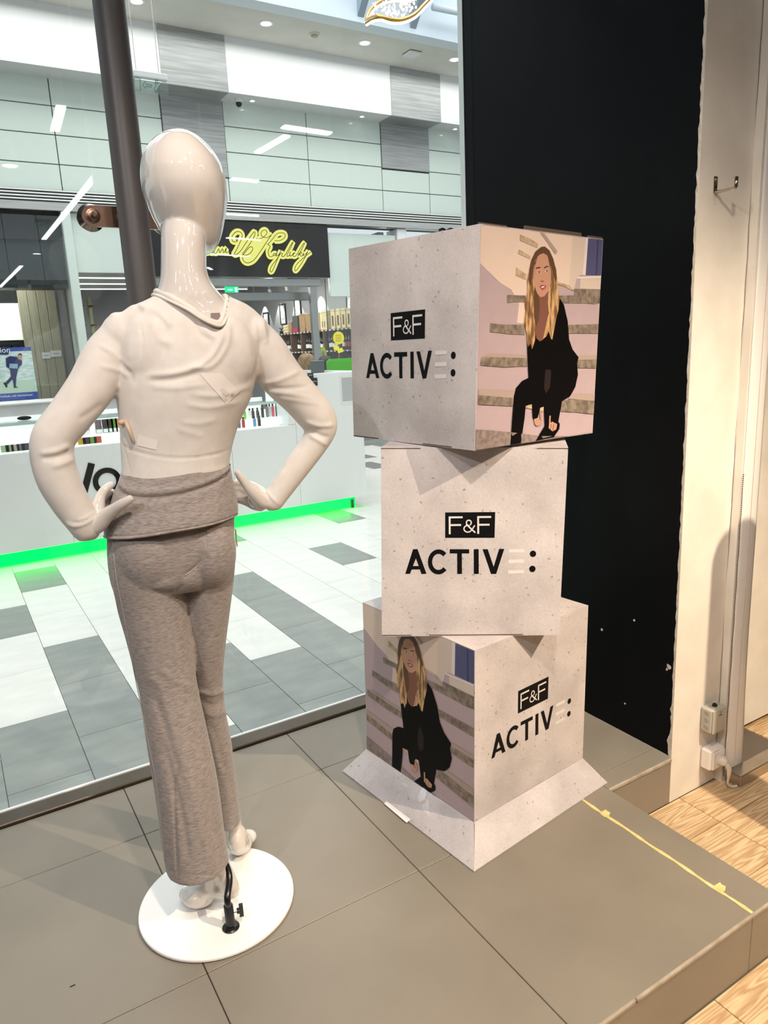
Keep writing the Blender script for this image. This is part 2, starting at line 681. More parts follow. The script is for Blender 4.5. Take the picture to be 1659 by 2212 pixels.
# crumb on the platform
q = at_z(157, 2130, 0)
tag(obj('debris', cbox(q[0] - .006, q[0] + .006, q[1] - .001, q[1] + .001, 0.0002, 0.002, 0.0004), M['black_seal']), 'tiny dark splinter lying on the platform tile near the photo bottom', 'debris')

# ------------------------------------------------------------------ window
win = tag(empty('window_1', (0.2, GLASS_Y, 0)), 'large shop window pane between shop and mall', None, None, 'structure')
obj('pane', box(-1.5, WALLX, GLASS_Y, GLASS_Y + 0.010, 0.004, 3.2), M['glass'], win)
obj('track', cbox(-1.5, WALLX, TRACK_Y, GLASS_Y - 0.016, -0.012, 0.012, 0.003), M['steel_dark'], win)
obj('track_lip', cbox(-1.5, WALLX, GLASS_Y - 0.0160, GLASS_Y - 0.008, -0.012, 0.015, 0.0015), M['white_edge'], win)
obj('edge_trim', box(WALLX - .0025, WALLX - .0005, 2.500, 2.53, 0, 3.2), M['white_edge'], win)
obj('seal', box(-1.5, WALLX, GLASS_Y - 0.008, GLASS_Y - 0.0005, -0.012, 0.008), M['black_seal'], win)
obj('outer_sill', cbox(-1.5, WALLX, GLASS_Y + 0.011, GLASS_Y + 0.019, -0.17, 0.002, 0.001), M['white_edge'], win)

# ------------------------------------------------------------------ black wall, white pillar
PILY = 1.425
bw = struct('wall_right', box(WALLX, WALLX + 0.03, PILY, 2.53, 0.001, 3.4), M['black_wall'], 'matt black wall panel beside the window')
# chips and scuffs
for px, py, s in [(1445, 1440, .010), (1441, 1446, .006), (1300, 1360, .006), (1370, 1340, .005), (1350, 1520, .004)]:
    q = at_x(px, py, WALLX)
    ang = [random.uniform(.6, 1.1) for _ in range(7)]
    p = [(q[1] + s * a * math.cos(2 * math.pi * k / 7), q[2] + s * a * math.sin(2 * math.pi * k / 7)) for k, a in enumerate(ang)]
    obj('paint_chip', ([(WALLX - .0006, y, z) for y, z in p] + [(WALLX + .002, y, z) for y, z in p], [tuple(range(7)), tuple(range(13, 6, -1))] + [(i, 7 + i, 7 + (i + 1) % 7, (i + 1) % 7) for i in range(7)]), M['chip'], bw)
# ragged line where the white pillar paint meets the black
V, F = [], []
n = 180
for i in range(n + 1):
    z = -0.02 + 2.7 * i / n
    low = max(0, 1 - z / 0.25)
    w = 0.003 + 0.003 * abs(math.sin(i * 2.3) * math.sin(i * .37)) + random.random() * (0.003 + 0.012 * low)
    V += [(WALLX - .0008, PILY - .001, z), (WALLX - .0008, PILY + w, z)]
for i in range(n):
    F.append((2 * i, 2 * i + 1, 2 * i + 3, 2 * i + 2))
obj('ragged_paint_edge', (V, F), M['chip'], bw)

pil = struct('wall_pillar', merge(box(WALLX - 0.0005, 2.2, PILY - 0.003, PILY, ZF, 3.4), box(WALLX + .031, 2.2, PILY, 2.53, ZF, 3.4), box(WALLX, WALLX + .031, PILY, 2.53, ZF, 0.0)), M['white_paint'], 'white painted pillar at the end of the black wall')
side = struct('wall_side', box(2.2, 2.26, 1.394, 2.6, ZF, 3.4), M['white_paint'], 'white wall return running toward the camera')
# crack down the inner corner
path = [(2.1985, PILY - .0035 - .0015 * math.sin(z * 9), z) for z in np.linspace(ZF, 2.7, 60)]
path = [(x + 0.0015 * math.sin(i * 1.9), y, z) for i, (x, y, z) in enumerate(path)]
obj('corner_crack', tube(path, 0.0009, 5), mat('crack', srgb(120, 104, 92), 0.9), pil)
# white plastic cover strip hanging beside the wall, flared at its foot
cov = thing('pvc_cover', 'tall white plastic cover strip hanging beside the pillar corner', 'cover', (2.25, 1.39, ZF + .05))
rows = []
for z in np.linspace(-0.128, 2.75, 40):
    fl = max(0, 1 - (z + .13) / .5)
    xa, xb = 2.208, 2.300 + 0.016 * fl ** 2
    r = []
    for t in np.linspace(0, 1, 9):
        r.append((xa + (xb - xa) * t, 1.391 - 0.006 * math.sin(math.pi * t) - 0.003 * fl * t, z))
    rows.append(r)
V, F = [], []
for r in rows:
    V += r
nb = len(V)
V += [(x, y + .0015, z) for x, y, z in V]
for i in range(len(rows) - 1):
    for k in range(8):
        a = i * 9 + k
        F += [(a, a + 1, a + 10, a + 9), (nb + a, nb + a + 9, nb + a + 10, nb + a + 1)]
    F += [(i * 9, (i + 1) * 9, nb + (i + 1) * 9, nb + i * 9), (i * 9 + 8, nb + i * 9 + 8, nb + (i + 1) * 9 + 8, (i + 1) * 9 + 8)]
obj('sheet', (V, F), M['pvc'], cov, smooth=True)
obj('ridge', tube([(2.252 + 0.006 * max(0, 1 - (z + .13) / .5) ** 2, 1.3850, z) for z in np.linspace(-.13, 2.75, 30)], 0.002, 6), mat('pvc_seam', srgb(196, 182, 176), .5), cov)
bead_m = mat('dark_bead', srgb(60, 52, 48), .5)
bc = thing('bead_chain', 'dark bead chain hanging between white wall and plastic cover', 'chain', (2.197, 1.393, ZF))
g = []
for i in range(170):
    z = ZF + .03 + i * 0.0065
    g.append(ellipsoid((2.203 + .001 * math.sin(i * .3), 1.3885, z), [(.002, 0, 0), (0, .002, 0), (0, 0, .0024)], 6, 4))
obj('beads', merge(*g), bead_m, bc)
bc.children[0]['kind'] = 'stuff'
# second white post further right the shade of its recess is a black box
post = struct('wall_post', box(2.46, 3.8, 1.55, 1.9, ZF + .03, 3.4), M['white_paint'], 'white post beyond the plastic cover')
struct('wall_recess_shade', box(2.27, 3.8, 1.58, 1.9, ZF, ZF + .029), M['black_seal'], 'dark recess under the white post')
struct('wall_infill', box(2.2605, 2.47, 1.62, 1.9, ZF, 3.4), M['white_paint'], 'white wall infill behind the plastic cover')
# stainless floor guide
fg = thing('floor_guide', 'brushed steel floor guide box at the foot of the plastic cover', 'floor guide', (2.36, 1.36, ZF))
a = at_z(1573, 1687, ZF + .05)
obj('body', cbox(2.222, 2.52, 1.334, 1.386, ZF, ZF + .044, .002), M['steel'], fg)
obj('end_plate', cbox(2.2205, 2.2225, 1.337, 1.383, ZF + .003, ZF + .041, .001), M['steel'], fg)
obj('rail', cbox(2.525, 2.95, 1.334, 1.386, ZF, ZF + .044, .002), M['steel'], fg)

# junction box
jb_m = noise_mat('aged_grey_plastic', srgb(176, 172, 160), srgb(188, 184, 172), 9, rough=0.5)
jx0, jx1, jy, jz0, jz1 = 2.106, 2.185, PILY - .045, 0.035, 0.130
q0 = at_y(1514, 1575, PILY - .02); q1 = at_y(1566, 1530, PILY - .045)
jb = thing('junction_box', 'grey square junction box above the power socket', 'junction box', (2.13, PILY, 0.06))
jc = at_y(1538, 1548, PILY - .022)
jx0, jx1, jz0, jz1 = jc[0] - .040, jc[0] + .036, jc[2] - .046, jc[2] + .046
obj('housing', cbox(jx0, jx1, PILY - .050, PILY - .003, jz0, jz1, .006), jb_m, jb)
obj('cover', cbox(jx0 + .002, jx1 - .002, PILY - .0535, PILY - .0495, jz0 + .002, jz1 - .002, .0018), jb_m, jb)
kn_m = mat('knockout_plastic', srgb(160, 156, 144), .55)
for k in range(3):
    z = jz0 + .020 + k * .026
    obj('knockout', lathe((jx0 + .001, PILY - .027, z), (-1, 0, 0), [(0, .010), (.0018, .010), (.0020, .0085), (.0012, .0080), (.0012, .0001)], 18), kn_m, jb)
for k in range(2):
    obj('knockout', lathe((jx0 + .022 + k * .034, PILY - .027, jz1 - .001), (0, 0, 1), [(0, .010), (.0018, .010), (.0020, .0085), (.0012, .0080), (.0012, .0001)], 18), kn_m, jb)
obj('grommet', lathe((jc[0] - .004, PILY - .030, jz1 - .001), (0, -.5, 1), [(0, .008), (.008, .008), (.009, .006), (.009, .001)], 16), M['black_seal'], jb)
gl = merge(*[box(jc[0] - .008 + k * .006, jc[0] - .0045 + k * .006, PILY - .0540, PILY - .0534, jc[2] + .018, jc[2] + .0235) for k in range(3)])
obj('printed_mark', merge(gl, box(jc[0] - .004, jc[0] + .006, PILY - .0540, PILY - .0534, jc[2] + .030, jc[2] + .032)), mat('dark_print', srgb(84, 78, 66), .6), jb)

# power socket and plug
sc = at_y(1538, 1632, PILY - .022)
ps = thing('power_socket', 'white surface-mounted power socket low on the pillar', 'socket', (sc[0], PILY, sc[2]))
sx0, sx1, sz0, sz1 = sc[0] - .042, sc[0] + .036, sc[2] - .040, sc[2] + .040
obj('housing', cbox(sx0, sx1, PILY - .045, PILY - .003, sz0, sz1, .007), M['white_plastic'], ps)
obj('front_plate', cbox(sx0 + .006, sx1 - .004, PILY - .052, PILY - .0445, sz0 + .005, sz1 - .006, .004), M['white_plastic'], ps)
pc = (sc[0] + .006, PILY - .052, sc[2] - .004)
obj('socket_ring', lathe(pc, (0, -1, 0), [(0, .0225), (.002, .0225), (.002, .0195), (-.004, .0190), (-.004, .001)], 24), M['white_plastic'], ps)
obj('hinge', cyl((sx0 + .012, PILY - .046, sz1 - .002), (sx1 - .012, PILY - .046, sz1 - .002), .004, n=10), M['white_plastic'], ps)
plug_m = mat('translucent_plug', srgb(226, 216, 204), .3)
pg = thing('power_plug', 'pale angled plug with white cable in the socket', 'plug', (pc[0], pc[1], pc[2]))
obj('plug_body', lathe((pc[0], pc[1] + .002, pc[2]), (.05, -1, -.05), [(0, .0185), (.012, .0185), (.020, .015), (.027, .009), (.028, .002)], 20), plug_m, pg, smooth=True, angle=40)
cab = smooth_path([(pc[0] + .004, pc[1] - .018, pc[2] - .006), (pc[0] + .012, pc[1] - .026, pc[2] - .026), (pc[0] + .016, pc[1] - .024, pc[2] - .06), (pc[0] + .024, pc[1] - .018, ZF + .022), (pc[0] + .040, pc[1] - .024, ZF + .007), (pc[0] + .060, pc[1] - .030, ZF + .006)], 6)
rr = np.interp(np.linspace(0, 1, len(cab)), [0, .12, .35, .45, 1], [.011, .010, .007, .0042, .0040])
obj('cable', tube(cab, rr, 8), plug_m, pg, smooth=True)

# steel wall hook
hk = at_y(1545, 397, PILY - .004)
ho = thing('wall_hook', 'small steel coat hook screwed to the white pillar', 'hook', (hk[0], PILY, hk[2]))
obj('plate', cbox(hk[0] - .008, hk[0] + .008, PILY - .0065, PILY - .0032, hk[2] - .024, hk[2] + .020, .001), M['gloss_steel'], ho)
hp = [(hk[0], PILY - .005, hk[2] - .022), (hk[0] + .001, PILY - .012, hk[2] - .0235), (hk[0] + .001, PILY - .066, hk[2] - .0235), (hk[0] + .001, PILY - .070, hk[2] - .020), (hk[0] + .001, PILY - .070, hk[2] + .006)]
obj('arm', tube(hp, .0045, 8, flat=((1, 0, 0), 1.5)), M['gloss_steel'], ho, smooth=True)
for dz in (-.008, .010):
    obj('screw', lathe((hk[0], PILY - .006, hk[2] + dz), (0, -1, 0), [(0, .0048), (.0015, .0048), (.0025, .003), (.0025, .0005)], 14), M['black_seal'] if dz < 0 else M['steel'], ho)

# ------------------------------------------------------------------ shop shell behind the camera
struct('ceiling_shop', box(-7, 5, -16, 2.60, CEIL_Z + 0.2, CEIL_Z + 0.3), M['ceiling'], 'grey ceiling of the shop')
struct('wall_back', box(-7, 5, -16.1, -16, ZF, 3.2), M['shop_wall'], 'far wall of the shop')
struct('wall_left', box(-7.1, -7, -16, 2.6, ZF, 3.2), M['shop_wall'], 'left side wall of the shop')
struct('wall_far_right', box(5, 5.1, -16, 2.6, ZF, 3.2), M['shop_wall'], 'right side wall of the shop')
struct('wall_front', merge(box(-7, -1.5, 2.44, 2.60, ZF, 3.2), box(2.75, 5, 2.3, 2.60, ZF, 3.2)), M['shop_wall'], 'shop front wall beside the window')
# linear LED lamps, seen mirrored in the window pane
SEG = [((612, 272), (714, 287)), ((557, 328), (620, 292)), ((119, 280), (132, 228)), ((95, 516), (205, 381)),
       ((0, 620), (46, 574)), ((500, 385), (558, 391)), ((470, 460), (565, 466)), ((490, 513), (700, 525)), ((455, 548), (680, 557)),
       ((448, 577), (683, 585))]
_li = 0
for (a, b) in SEG:
    p, q = at_z(*a, CEIL_Z), at_z(*b, CEIL_Z)
    p[1], q[1] = 2 * GLASS_Y - p[1], 2 * GLASS_Y - q[1]
    if min(p[1], q[1]) < -15.5 or max(abs(p[0]), abs(q[0])) > 4.9:
        sc_ = 1
        for e in (p, q):
            e[0] = min(max(e[0], -6.8), 4.85); e[1] = max(e[1], -15.5)
    d = q - p
    L = np.linalg.norm(d)
    if L < .15:
        continue
    d /= L
    s_ = np.cross(d, [0, 0, 1.0])
    w = .030
    def bar(z0, z1, w_, p=p, q=q, s_=s_):
        return hexa([(*(p - s_ * w_)[:2], z0), (*(q - s_ * w_)[:2], z0), (*(q + s_ * w_)[:2], z0), (*(p + s_ * w_)[:2], z0), (*(p - s_ * w_)[:2], z1), (*(q - s_ * w_)[:2], z1), (*(q + s_ * w_)[:2], z1), (*(p + s_ * w_)[:2], z1)])
    t = thing('linear_lamp', 'white linear LED lamp under the shop ceiling behind the camera', 'lamp', tuple((p + q) / 2), 'linear lamps of the shop ceiling')
    obj('housing', bar(CEIL_Z + .004, CEIL_Z + .198, w * .9), M['lamp_body'], t)
    obj('diffuser', bar(CEIL_Z - .01, CEIL_Z + .003, w), M['led'], t)
for n_, l_, t_, p_, c_, a_, b_ in SPOTS:
    d = np.array(t_) - np.array(l_); d = d / np.linalg.norm(d)
    L = np.array(l_)
    t = thing('spotlight', 'white ceiling spotlight of the shop behind the camera', 'lamp', l_, 'ceiling spotlights of the shop')
    obj('can', lathe(L - d * .17, d, [(0, .03), (0, .05), (.15, .055), (.15, .05), (.02, .045), (.02, .001)], 20), M['lamp_body'], t)
    obj('stem', cyl(L - d * .12, (L[0] - d[0] * .12, L[1] - d[1] * .12, CEIL_Z + .2), .01, n=8), M['lamp_body'], t)
# further downlights reflected in the mannequin and the glass
for k, (x, y) in enumerate([(-2.2, -1.5), (-0.8, -2.6), (0.8, -2.2), (2.6, -2.4), (-2.6, -4.5), (0.2, -4.8), (2.6, -5.2), (-0.9, -7.2), (1.6, -7.6), (-3.2, -0.4), (3.5, -0.9), (-1.6, 0.9), (-0.4, -1.2), (1.2, -0.6), (-3.4, -2.8), (3.8, -3.6), (0.9, 0.7)]):
    t = thing('downlight', 'round white downlight of the shop behind the camera', 'lamp', (x, y, CEIL_Z), 'round downlights of the shop')
    obj('trim', lathe((x, y, CEIL_Z + .2), (0, 0, -1), [(0, .06), (.2, .072), (.2, .064), (.19, .060), (.19, .001)], 20), M['lamp_body'], t)
    obj('bulb', lathe((x, y, CEIL_Z + .012), (0, 0, -1), [(0, .058), (.004, .058), (.005, .001)], 20), M['spot_disc'], t)
# unseen stand added right of frame to shade the pillar and planks
st = thing('shadow_stand', 'white round-topped sign stand on the shop floor right of the view', 'stand', (2.09, .42, ZF))
prof = []
zt, xr = 1.74, 2.03
for k in range(9):
    a = math.pi / 2 * k / 8
    prof.append((xr + .055 - .055 * math.cos(a), zt - .07 + .07 * math.sin(a)))
prof = [(xr, ZF)] + prof + [(2 * xr + .12 - x_, z_) for x_, z_ in reversed(prof)] + [(xr + .12, ZF)]
k = len(prof)
obj('board', ([(x, .40, z) for x, z in prof] + [(x, .44, z) for x, z in prof], [tuple(range(k)), tuple(range(2 * k - 1, k - 1, -1))] + [(i, k + i, k + (i + 1) % k, (i + 1) % k) for i in range(k)]), M['white_plastic'], st)
obj('foot', cbox(1.95, 2.23, .28, .56, ZF, ZF + .02, .004), M['steel'], st)

# ------------------------------------------------------------------ steel pole with glass clamp
POLE_Y = 2.30
pa, pb = at_y(236.5, 0, POLE_Y), at_y(284 - 12.5, 340, POLE_Y)
PX = 0.5 * (pa[0] + pb[0])
dpt = (pa - np.array([0, 0, CAM_H])) @ RC[2]
PR = 34.3 / FPX * dpt
po = thing('steel_pole', 'dark grey round steel pole standing inside the window behind the mannequin', 'pole', (PX, POLE_Y, 0))
obj('shaft', lathe((PX, POLE_Y, .006), (0, 0, 1), [(0, PR), (CEIL_Z + .19, PR)], 40), M['pole'], po, smooth=True, angle=40)
obj('foot_flange', lathe((PX, POLE_Y - .0, .0), (0, 0, 1), [(0, PR + .0), (.004, PR + .0), (.006, PR - .002)], 32), M['pole'], po)
dl = at_y(195, 472, GLASS_Y)
dz = dl[2]
AX0, AX1 = dl[0], 2 * PX - dl[0] + .03
br_m = noise_mat('copper_brown_steel', srgb(120, 96, 84), srgb(150, 120, 104), 14, rough=0.25, metal=0.85)
# bracket bar with rounded ends
hw, pr = .030, []
for k in range(13):
    a = math.pi / 2 + math.pi * k / 12
    pr.append((AX0 + hw * math.cos(a), dz + hw * math.sin(a)))
for k in range(13):
    a = -math.pi / 2 + math.pi * k / 12
    pr.append((AX1 + hw * math.cos(a), dz + hw * math.sin(a)))
k = len(pr)
y0, y1 = GLASS_Y - .045, GLASS_Y - .033
obj('bracket_arm', ([(x, y0, z) for x, z in pr] + [(x, y1, z) for x, z in pr], [tuple(range(k - 1, -1, -1)), tuple(range(k, 2 * k))] + [(i, (i + 1) % k, k + (i + 1) % k, k + i) for i in range(k)]), br_m, po)
obj('bracket_neck', cyl((PX, POLE_Y + PR - .01, dz), (PX, y0 + .003, dz), .022, n=20), br_m, po, smooth=True, angle=40)
for X in (AX0, AX1):
    d_ = obj('clamp_disc', lathe((X, GLASS_Y - .001, dz), (0, -1, 0), [(0, .036), (.004, .040), (.010, .040), (.020, .030), (.030, .020), (.030, .001)], 36), M['gloss_steel'], po, smooth=True, angle=35)
    n_ = obj('nut', lathe((X, y0 + .001, dz), (0, -1, 0), [(0, .021), (.004, .021), (.0045, .017), (.012, .017), (.013, .014), (.013, .008), (.028, .008), (.030, .006), (.030, .0005)], 18), br_m, po, smooth=True, angle=30)
    obj('disc_hole', lathe((X - .026, GLASS_Y - .013, dz + .010), (-.3, -1, .1), [(0, .0025), (.004, .0025), (.004, .0002)], 8), M['black_seal'], d_)

# ------------------------------------------------------------------ cardboard display cubes


def concrete_mat():
    m = mat('printed_concrete', srgb(206, 198, 196), 0.55, spec=0.4)
    nt = m.node_tree
    b = nt.nodes['Principled BSDF']
    tc = _n(m, 'ShaderNodeTexCoord')
    n1 = _n(m, 'ShaderNodeTexNoise'); n1.inputs['Scale'].default_value = 6; n1.inputs['Detail'].default_value = 8
    n2 = _n(m, 'ShaderNodeTexNoise'); n2.inputs['Scale'].default_value = 160; n2.inputs['Detail'].default_value = 3
    nt.links.new(tc.outputs['Object'], n1.inputs['Vector'])
    nt.links.new(tc.outputs['Object'], n2.inputs['Vector'])
    mx = _n(m, 'ShaderNodeMath', operation='MULTIPLY_ADD'); mx.inputs[1].default_value = 0.35
    nt.links.new(n2.outputs['Fac'], mx.inputs[0]); nt.links.new(n1.outputs['Fac'], mx.inputs[2])
    cr = _n(m, 'ShaderNodeValToRGB')
    cr.color_ramp.elements[0].position = 0.45; cr.color_ramp.elements[0].color = srgb(180, 171, 170)
    cr.color_ramp.elements[1].position = 0.90; cr.color_ramp.elements[1].color = srgb(216, 207, 205)
    nt.links.new(mx.outputs[0], cr.inputs[0])
    # printed air pits: small voronoi cells, kept only where a coarse noise allows
    vo = _n(m, 'ShaderNodeTexVoronoi'); vo.inputs['Scale'].default_value = 60; vo.inputs['Randomness'].default_value = 1
    wob = _n(m, 'ShaderNodeTexNoise'); wob.inputs['Scale'].default_value = 90
    nt.links.new(tc.outputs['Object'], wob.inputs['Vector'])
    va = _n(m, 'ShaderNodeVectorMath', operation='MULTIPLY_ADD'); va.inputs[1].default_value = (.02, .02, .02)
    nt.links.new(wob.outputs['Color'], va.inputs[0]); nt.links.new(tc.outputs['Object'], va.inputs[2])
    nt.links.new(va.outputs[0], vo.inputs['Vector'])
    sep = _n(m, 'ShaderNodeSeparateColor')
    nt.links.new(vo.outputs['Color'], sep.inputs[0])
    lim = _n(m, 'ShaderNodeMath', operation='MULTIPLY'); lim.inputs[1].default_value = 0.36
    nt.links.new(sep.outputs[0], lim.inputs[0])
    sub = _n(m, 'ShaderNodeMath', operation='SUBTRACT'); sub.inputs[1].default_value = 0.13
    nt.links.new(lim.outputs[0], sub.inputs[0])
    lt = _n(m, 'ShaderNodeMath', operation='LESS_THAN')
    nt.links.new(vo.outputs['Distance'], lt.inputs[0]); nt.links.new(sub.outputs[0], lt.inputs[1])
    mg = _n(m, 'ShaderNodeMix', data_type='RGBA')
    sc_ = _n(m, 'ShaderNodeMath', operation='MULTIPLY'); sc_.inputs[1].default_value = 0.6
    nt.links.new(lt.outputs[0], sc_.inputs[0]); nt.links.new(sc_.outputs[0], mg.inputs[0])
    nt.links.new(cr.outputs[0], mg.inputs[6])
    mg.inputs[7].default_value = srgb(120, 110, 106)
    nt.links.new(mg.outputs[2], b.inputs['Base Color'])
    return m


M['concrete'] = concrete_mat()
M['ink'] = mat('black_ink', srgb(10, 10, 12), 0.55, spec=0.15)
M['ink_white'] = mat('pale_ink', srgb(222, 216, 212), 0.5)
M['card_edge'] = mat('raw_cardboard', srgb(92, 78, 70), 0.85)
M['card_white'] = mat('white_card', srgb(226, 220, 218), 0.6)
M['film'] = pane_mat('clear_plastic_film', (0.97, 0.97, 0.98), 1.45, 1.0, 0.05)

# print colours of the photograph on the cubes
PR_COL = {
    'wall': srgb(186, 164, 168), 'sun': srgb(230, 206, 190), 'stone': srgb(132, 118, 106), 'ledge': srgb(176, 156, 146), 'beige': srgb(216, 198, 184),
    'frame': srgb(232, 218, 216), 'blue': srgb(84, 86, 122), 'blue2': srgb(62, 62, 100), 'ground': srgb(144, 128, 122), 'sunstone': srgb(198, 172, 142), 'black': srgb(9, 7, 8),
    'skin': srgb(196, 146, 122), 'skin2': srgb(128, 82, 68), 'brow': srgb(78, 52, 40), 'lip': srgb(164, 88, 82), 'teeth': srgb(240, 226, 220),
    'hairdark': srgb(96, 68, 48), 'grey': srgb(44, 36, 35), 'stonehi': srgb(158, 142, 126), 'eyewhite': srgb(225, 205, 195)}
PM = {k: mat('print_' + k, v, 0.55, spec=0.12 if k in ('black', 'grey') else 0.4) for k, v in PR_COL.items()}
PM['stone'] = noise_mat('print_stone', srgb(108, 96, 86), srgb(156, 140, 124), 60, rough=0.5)
PM['sunstone'] = noise_mat('print_sunstone', srgb(176, 148, 118), srgb(210, 186, 156), 60, rough=0.5)
PM['ground'] = noise_mat('print_ground', srgb(124, 108, 102), srgb(156, 140, 134), 70, rough=0.5)
PM['hair'] = noise_mat('print_hair', srgb(122, 86, 54), srgb(212, 172, 122), 28, (3, 3, .8), rough=0.5, lo=.4, hi=.62, detail=2)
PRINT = [
    ('wall', [(-10.6, -31), (1211.7, 123.5), (1104.8, 2051.8), (-67.7, 2229.3)]),
    ('sun', [(-10, -20), (900, 75), (870, 590), (745, 555), (600, 600), (430, 960), (350, 950), (370, 760), (290, 620), (170, 540), (70, 440), (-20, 350)]),
    ('beige', [(900, 70), (1030, 95), (1000, 480), (945, 510), (915, 640), (865, 590)]),
    ('beige', [(980, 520), (1190, 520), (1180, 640), (975, 625)]),
    ('frame', [(1030, 100), (1058, 105), (1032, 490), (1000, 485)]),
    ('blue', [(1055, 115), (1207, 130), (1190, 495), (1030, 490)]),
    ('blue2', [(1150, 124), (1162, 126), (1146, 494), (1132, 494)]),
    ('frame', [(945, 505), (1190, 500), (1190, 522), (945, 525)]),
    ('sunstone', [(370, 75), (460, 110), (550, 165), (545, 205), (450, 170), (370, 130)]),
    ('sunstone', [(360, 220), (475, 290), (470, 315), (440, 305), (355, 265)]),
    ('sunstone', [(335, 400), (440, 470), (435, 525), (330, 480)]),
    ('ledge', [(570, 55), (610, 60), (745, 245), (725, 275)]),
    ('sunstone', [(745, 555), (830, 575), (915, 635), (905, 645), (820, 600), (745, 575)]),
    ('stone', [(250, 670), (430, 680), (435, 748), (330, 740), (250, 748)]),
    ('stone', [(915, 625), (1182, 635), (1180, 692), (915, 690)]),
    ('stone', [(765, 690), (1180, 690), (1175, 772), (1110, 784), (1050, 775), (800, 765)]),
    ('stone', [(85, 945), (210, 962), (420, 970), (425, 1070), (290, 1060), (80, 1030)]),
    ('stone', [(850, 985), (1160, 985), (1158, 1080), (1000, 1076), (860, 1070)]),
    ('ledge', [(60, 1245), (440, 1270), (445, 1305), (0, 1285)]),
    ('stone', [(0, 1278), (445, 1303), (455, 1385), (210, 1388), (-18, 1360)]),
    ('ledge', [(955, 1292), (1147, 1292), (1145, 1338), (955, 1338)]),
    ('stone', [(955, 1335), (1145, 1335), (1140, 1425), (950, 1415)]),
    ('ledge', [(-32, 1600), (335, 1620), (330, 1705), (-34, 1665)]),
    ('stone', [(-35, 1660), (330, 1700), (310, 1780), (-40, 1755)]),
    ('ledge', [(900, 1660), (1124, 1670), (1120, 1742), (860, 1715)]),
    ('stone', [(870, 1720), (1119, 1740), (1112, 1870), (940, 1850), (790, 1840), (800, 1740)]),
    ('sunstone', [(440, 1775), (500, 1765), (620, 1790), (615, 1840), (540, 1815), (440, 1800)]),
    ('ground', [(-58, 2010), (60, 2015), (290, 2040), (600, 2080), (880, 2080), (850, 2092), (-66, 2228)]),
    ('black', [(440, 1000), (455, 1330), (465, 1500), (400, 1530), (340, 1600), (320, 1680), (300, 2000), (288, 2172), (395, 2155), (430, 1900), (440, 1780), (500, 1760), (510, 1890), (520, 1915), (560, 1900), (585, 1800), (620, 1790), (630, 1980), (540, 2132), (720, 2092), (775, 2010), (780, 1960), (765, 1940), (800, 1740), (880, 1690), (930, 1600), (955, 1480), (945, 1370), (960, 1310), (900, 1230), (865, 1130), (850, 950), (810, 780), (765, 715), (700, 700), (500, 720)]),
    ('grey', [(650, 1345), (670, 1360), (690, 1450), (680, 1600), (640, 1660), (620, 1600), (630, 1450)]),
    ('skin2', [(545, 660), (645, 660), (665, 800), (650, 900), (640, 1050), (600, 1130), (572, 1140), (540, 1110), (520, 1000), (555, 850)]),
    ('hairdark', [(505, 560), (560, 690), (570, 800), (560, 930), (535, 1000), (500, 900), (490, 700)]),
    ('hair', [(575, 200), (520, 245), (480, 330), (460, 420), (440, 530), (445, 640), (420, 760), (430, 830), (415, 950), (440, 1050), (445, 1120), (455, 1192), (480, 1160), (497, 1218), (525, 1130), (530, 1000), (515, 900), (505, 700), (515, 600), (505, 480), (520, 380), (545, 300), (580, 268), (600, 262), (635, 290), (655, 380), (678, 450), (675, 560), (655, 640), (650, 760), (660, 860), (625, 1000), (602, 1122), (640, 1090), (660, 1040), (682, 1118), (697, 1127), (715, 1020), (728, 950), (755, 830), (765, 720), (745, 560), (730, 430), (700, 320), (660, 235), (612, 195)]),
    ('hairdark', [(578, 200), (596, 198), (600, 262), (545, 300), (520, 380), (512, 370), (540, 285), (575, 255)]),
    ('hairdark', [(575, 200), (520, 245), (480, 330), (462, 420), (452, 520), (470, 600), (490, 520), (500, 420), (520, 330), (560, 270), (600, 258), (640, 285), (668, 380), (700, 470), (722, 560), (735, 520), (725, 430), (698, 320), (660, 235), (612, 195)]),
    ('skin', [(560, 278), (600, 262), (638, 290), (658, 380), (678, 450), (675, 560), (655, 640), (612, 692), (572, 702), (540, 660), (515, 590), (505, 480), (520, 380), (540, 300)]),
    ('brow', [(522, 408), (560, 396), (576, 408), (560, 412), (528, 418)]),
    ('brow', [(604, 404), (640, 388), (656, 398), (640, 402), (608, 416)]),
    ('eyewhite', [(532, 452), (556, 440), (580, 452), (558, 462)]),
    ('eyewhite', [(610, 444), (634, 430), (656, 440), (636, 456)]),
    ('brow', [(545, 448), (558, 440), (570, 450), (558, 461)]),
    ('brow', [(624, 440), (636, 431), (647, 440), (636, 454)]),
    ('skin2', [(568, 532), (590, 542), (608, 530), (598, 548), (578, 548)]),
    ('lip', [(560, 592), (582, 576), (596, 580), (632, 584), (618, 616), (588, 632)]),
    ('teeth', [(576, 598), (614, 590), (606, 603), (586, 608)]),
    ('skin', [(520, 1912), (560, 1897), (592, 1930), (602, 1950), (575, 1972), (550, 1980), (530, 1962)]),
    ('skin', [(575, 1822), (588, 1815), (602, 1915), (588, 1932)]),
    ('skin', [(672, 1960), (700, 1937), (750, 1962), (742, 2012), (705, 2034), (665, 2000)]),
    ('skin', [(672, 1880), (685, 1878), (684, 1950), (668, 1980)]),
    ('brow', [(690, 1960), (694, 1962), (684, 2018), (680, 2015)]),
    ('brow', [(714, 1958), (718, 1960), (708, 2030), (704, 2028)]),
]
PRINT_H = homography([(-10.6, -31), (1211.7, 123.5), (1104.8, 2051.8), (-67.7, 2229.3)], [(0, 1), (1, 1), (1, 0), (0, 0)])
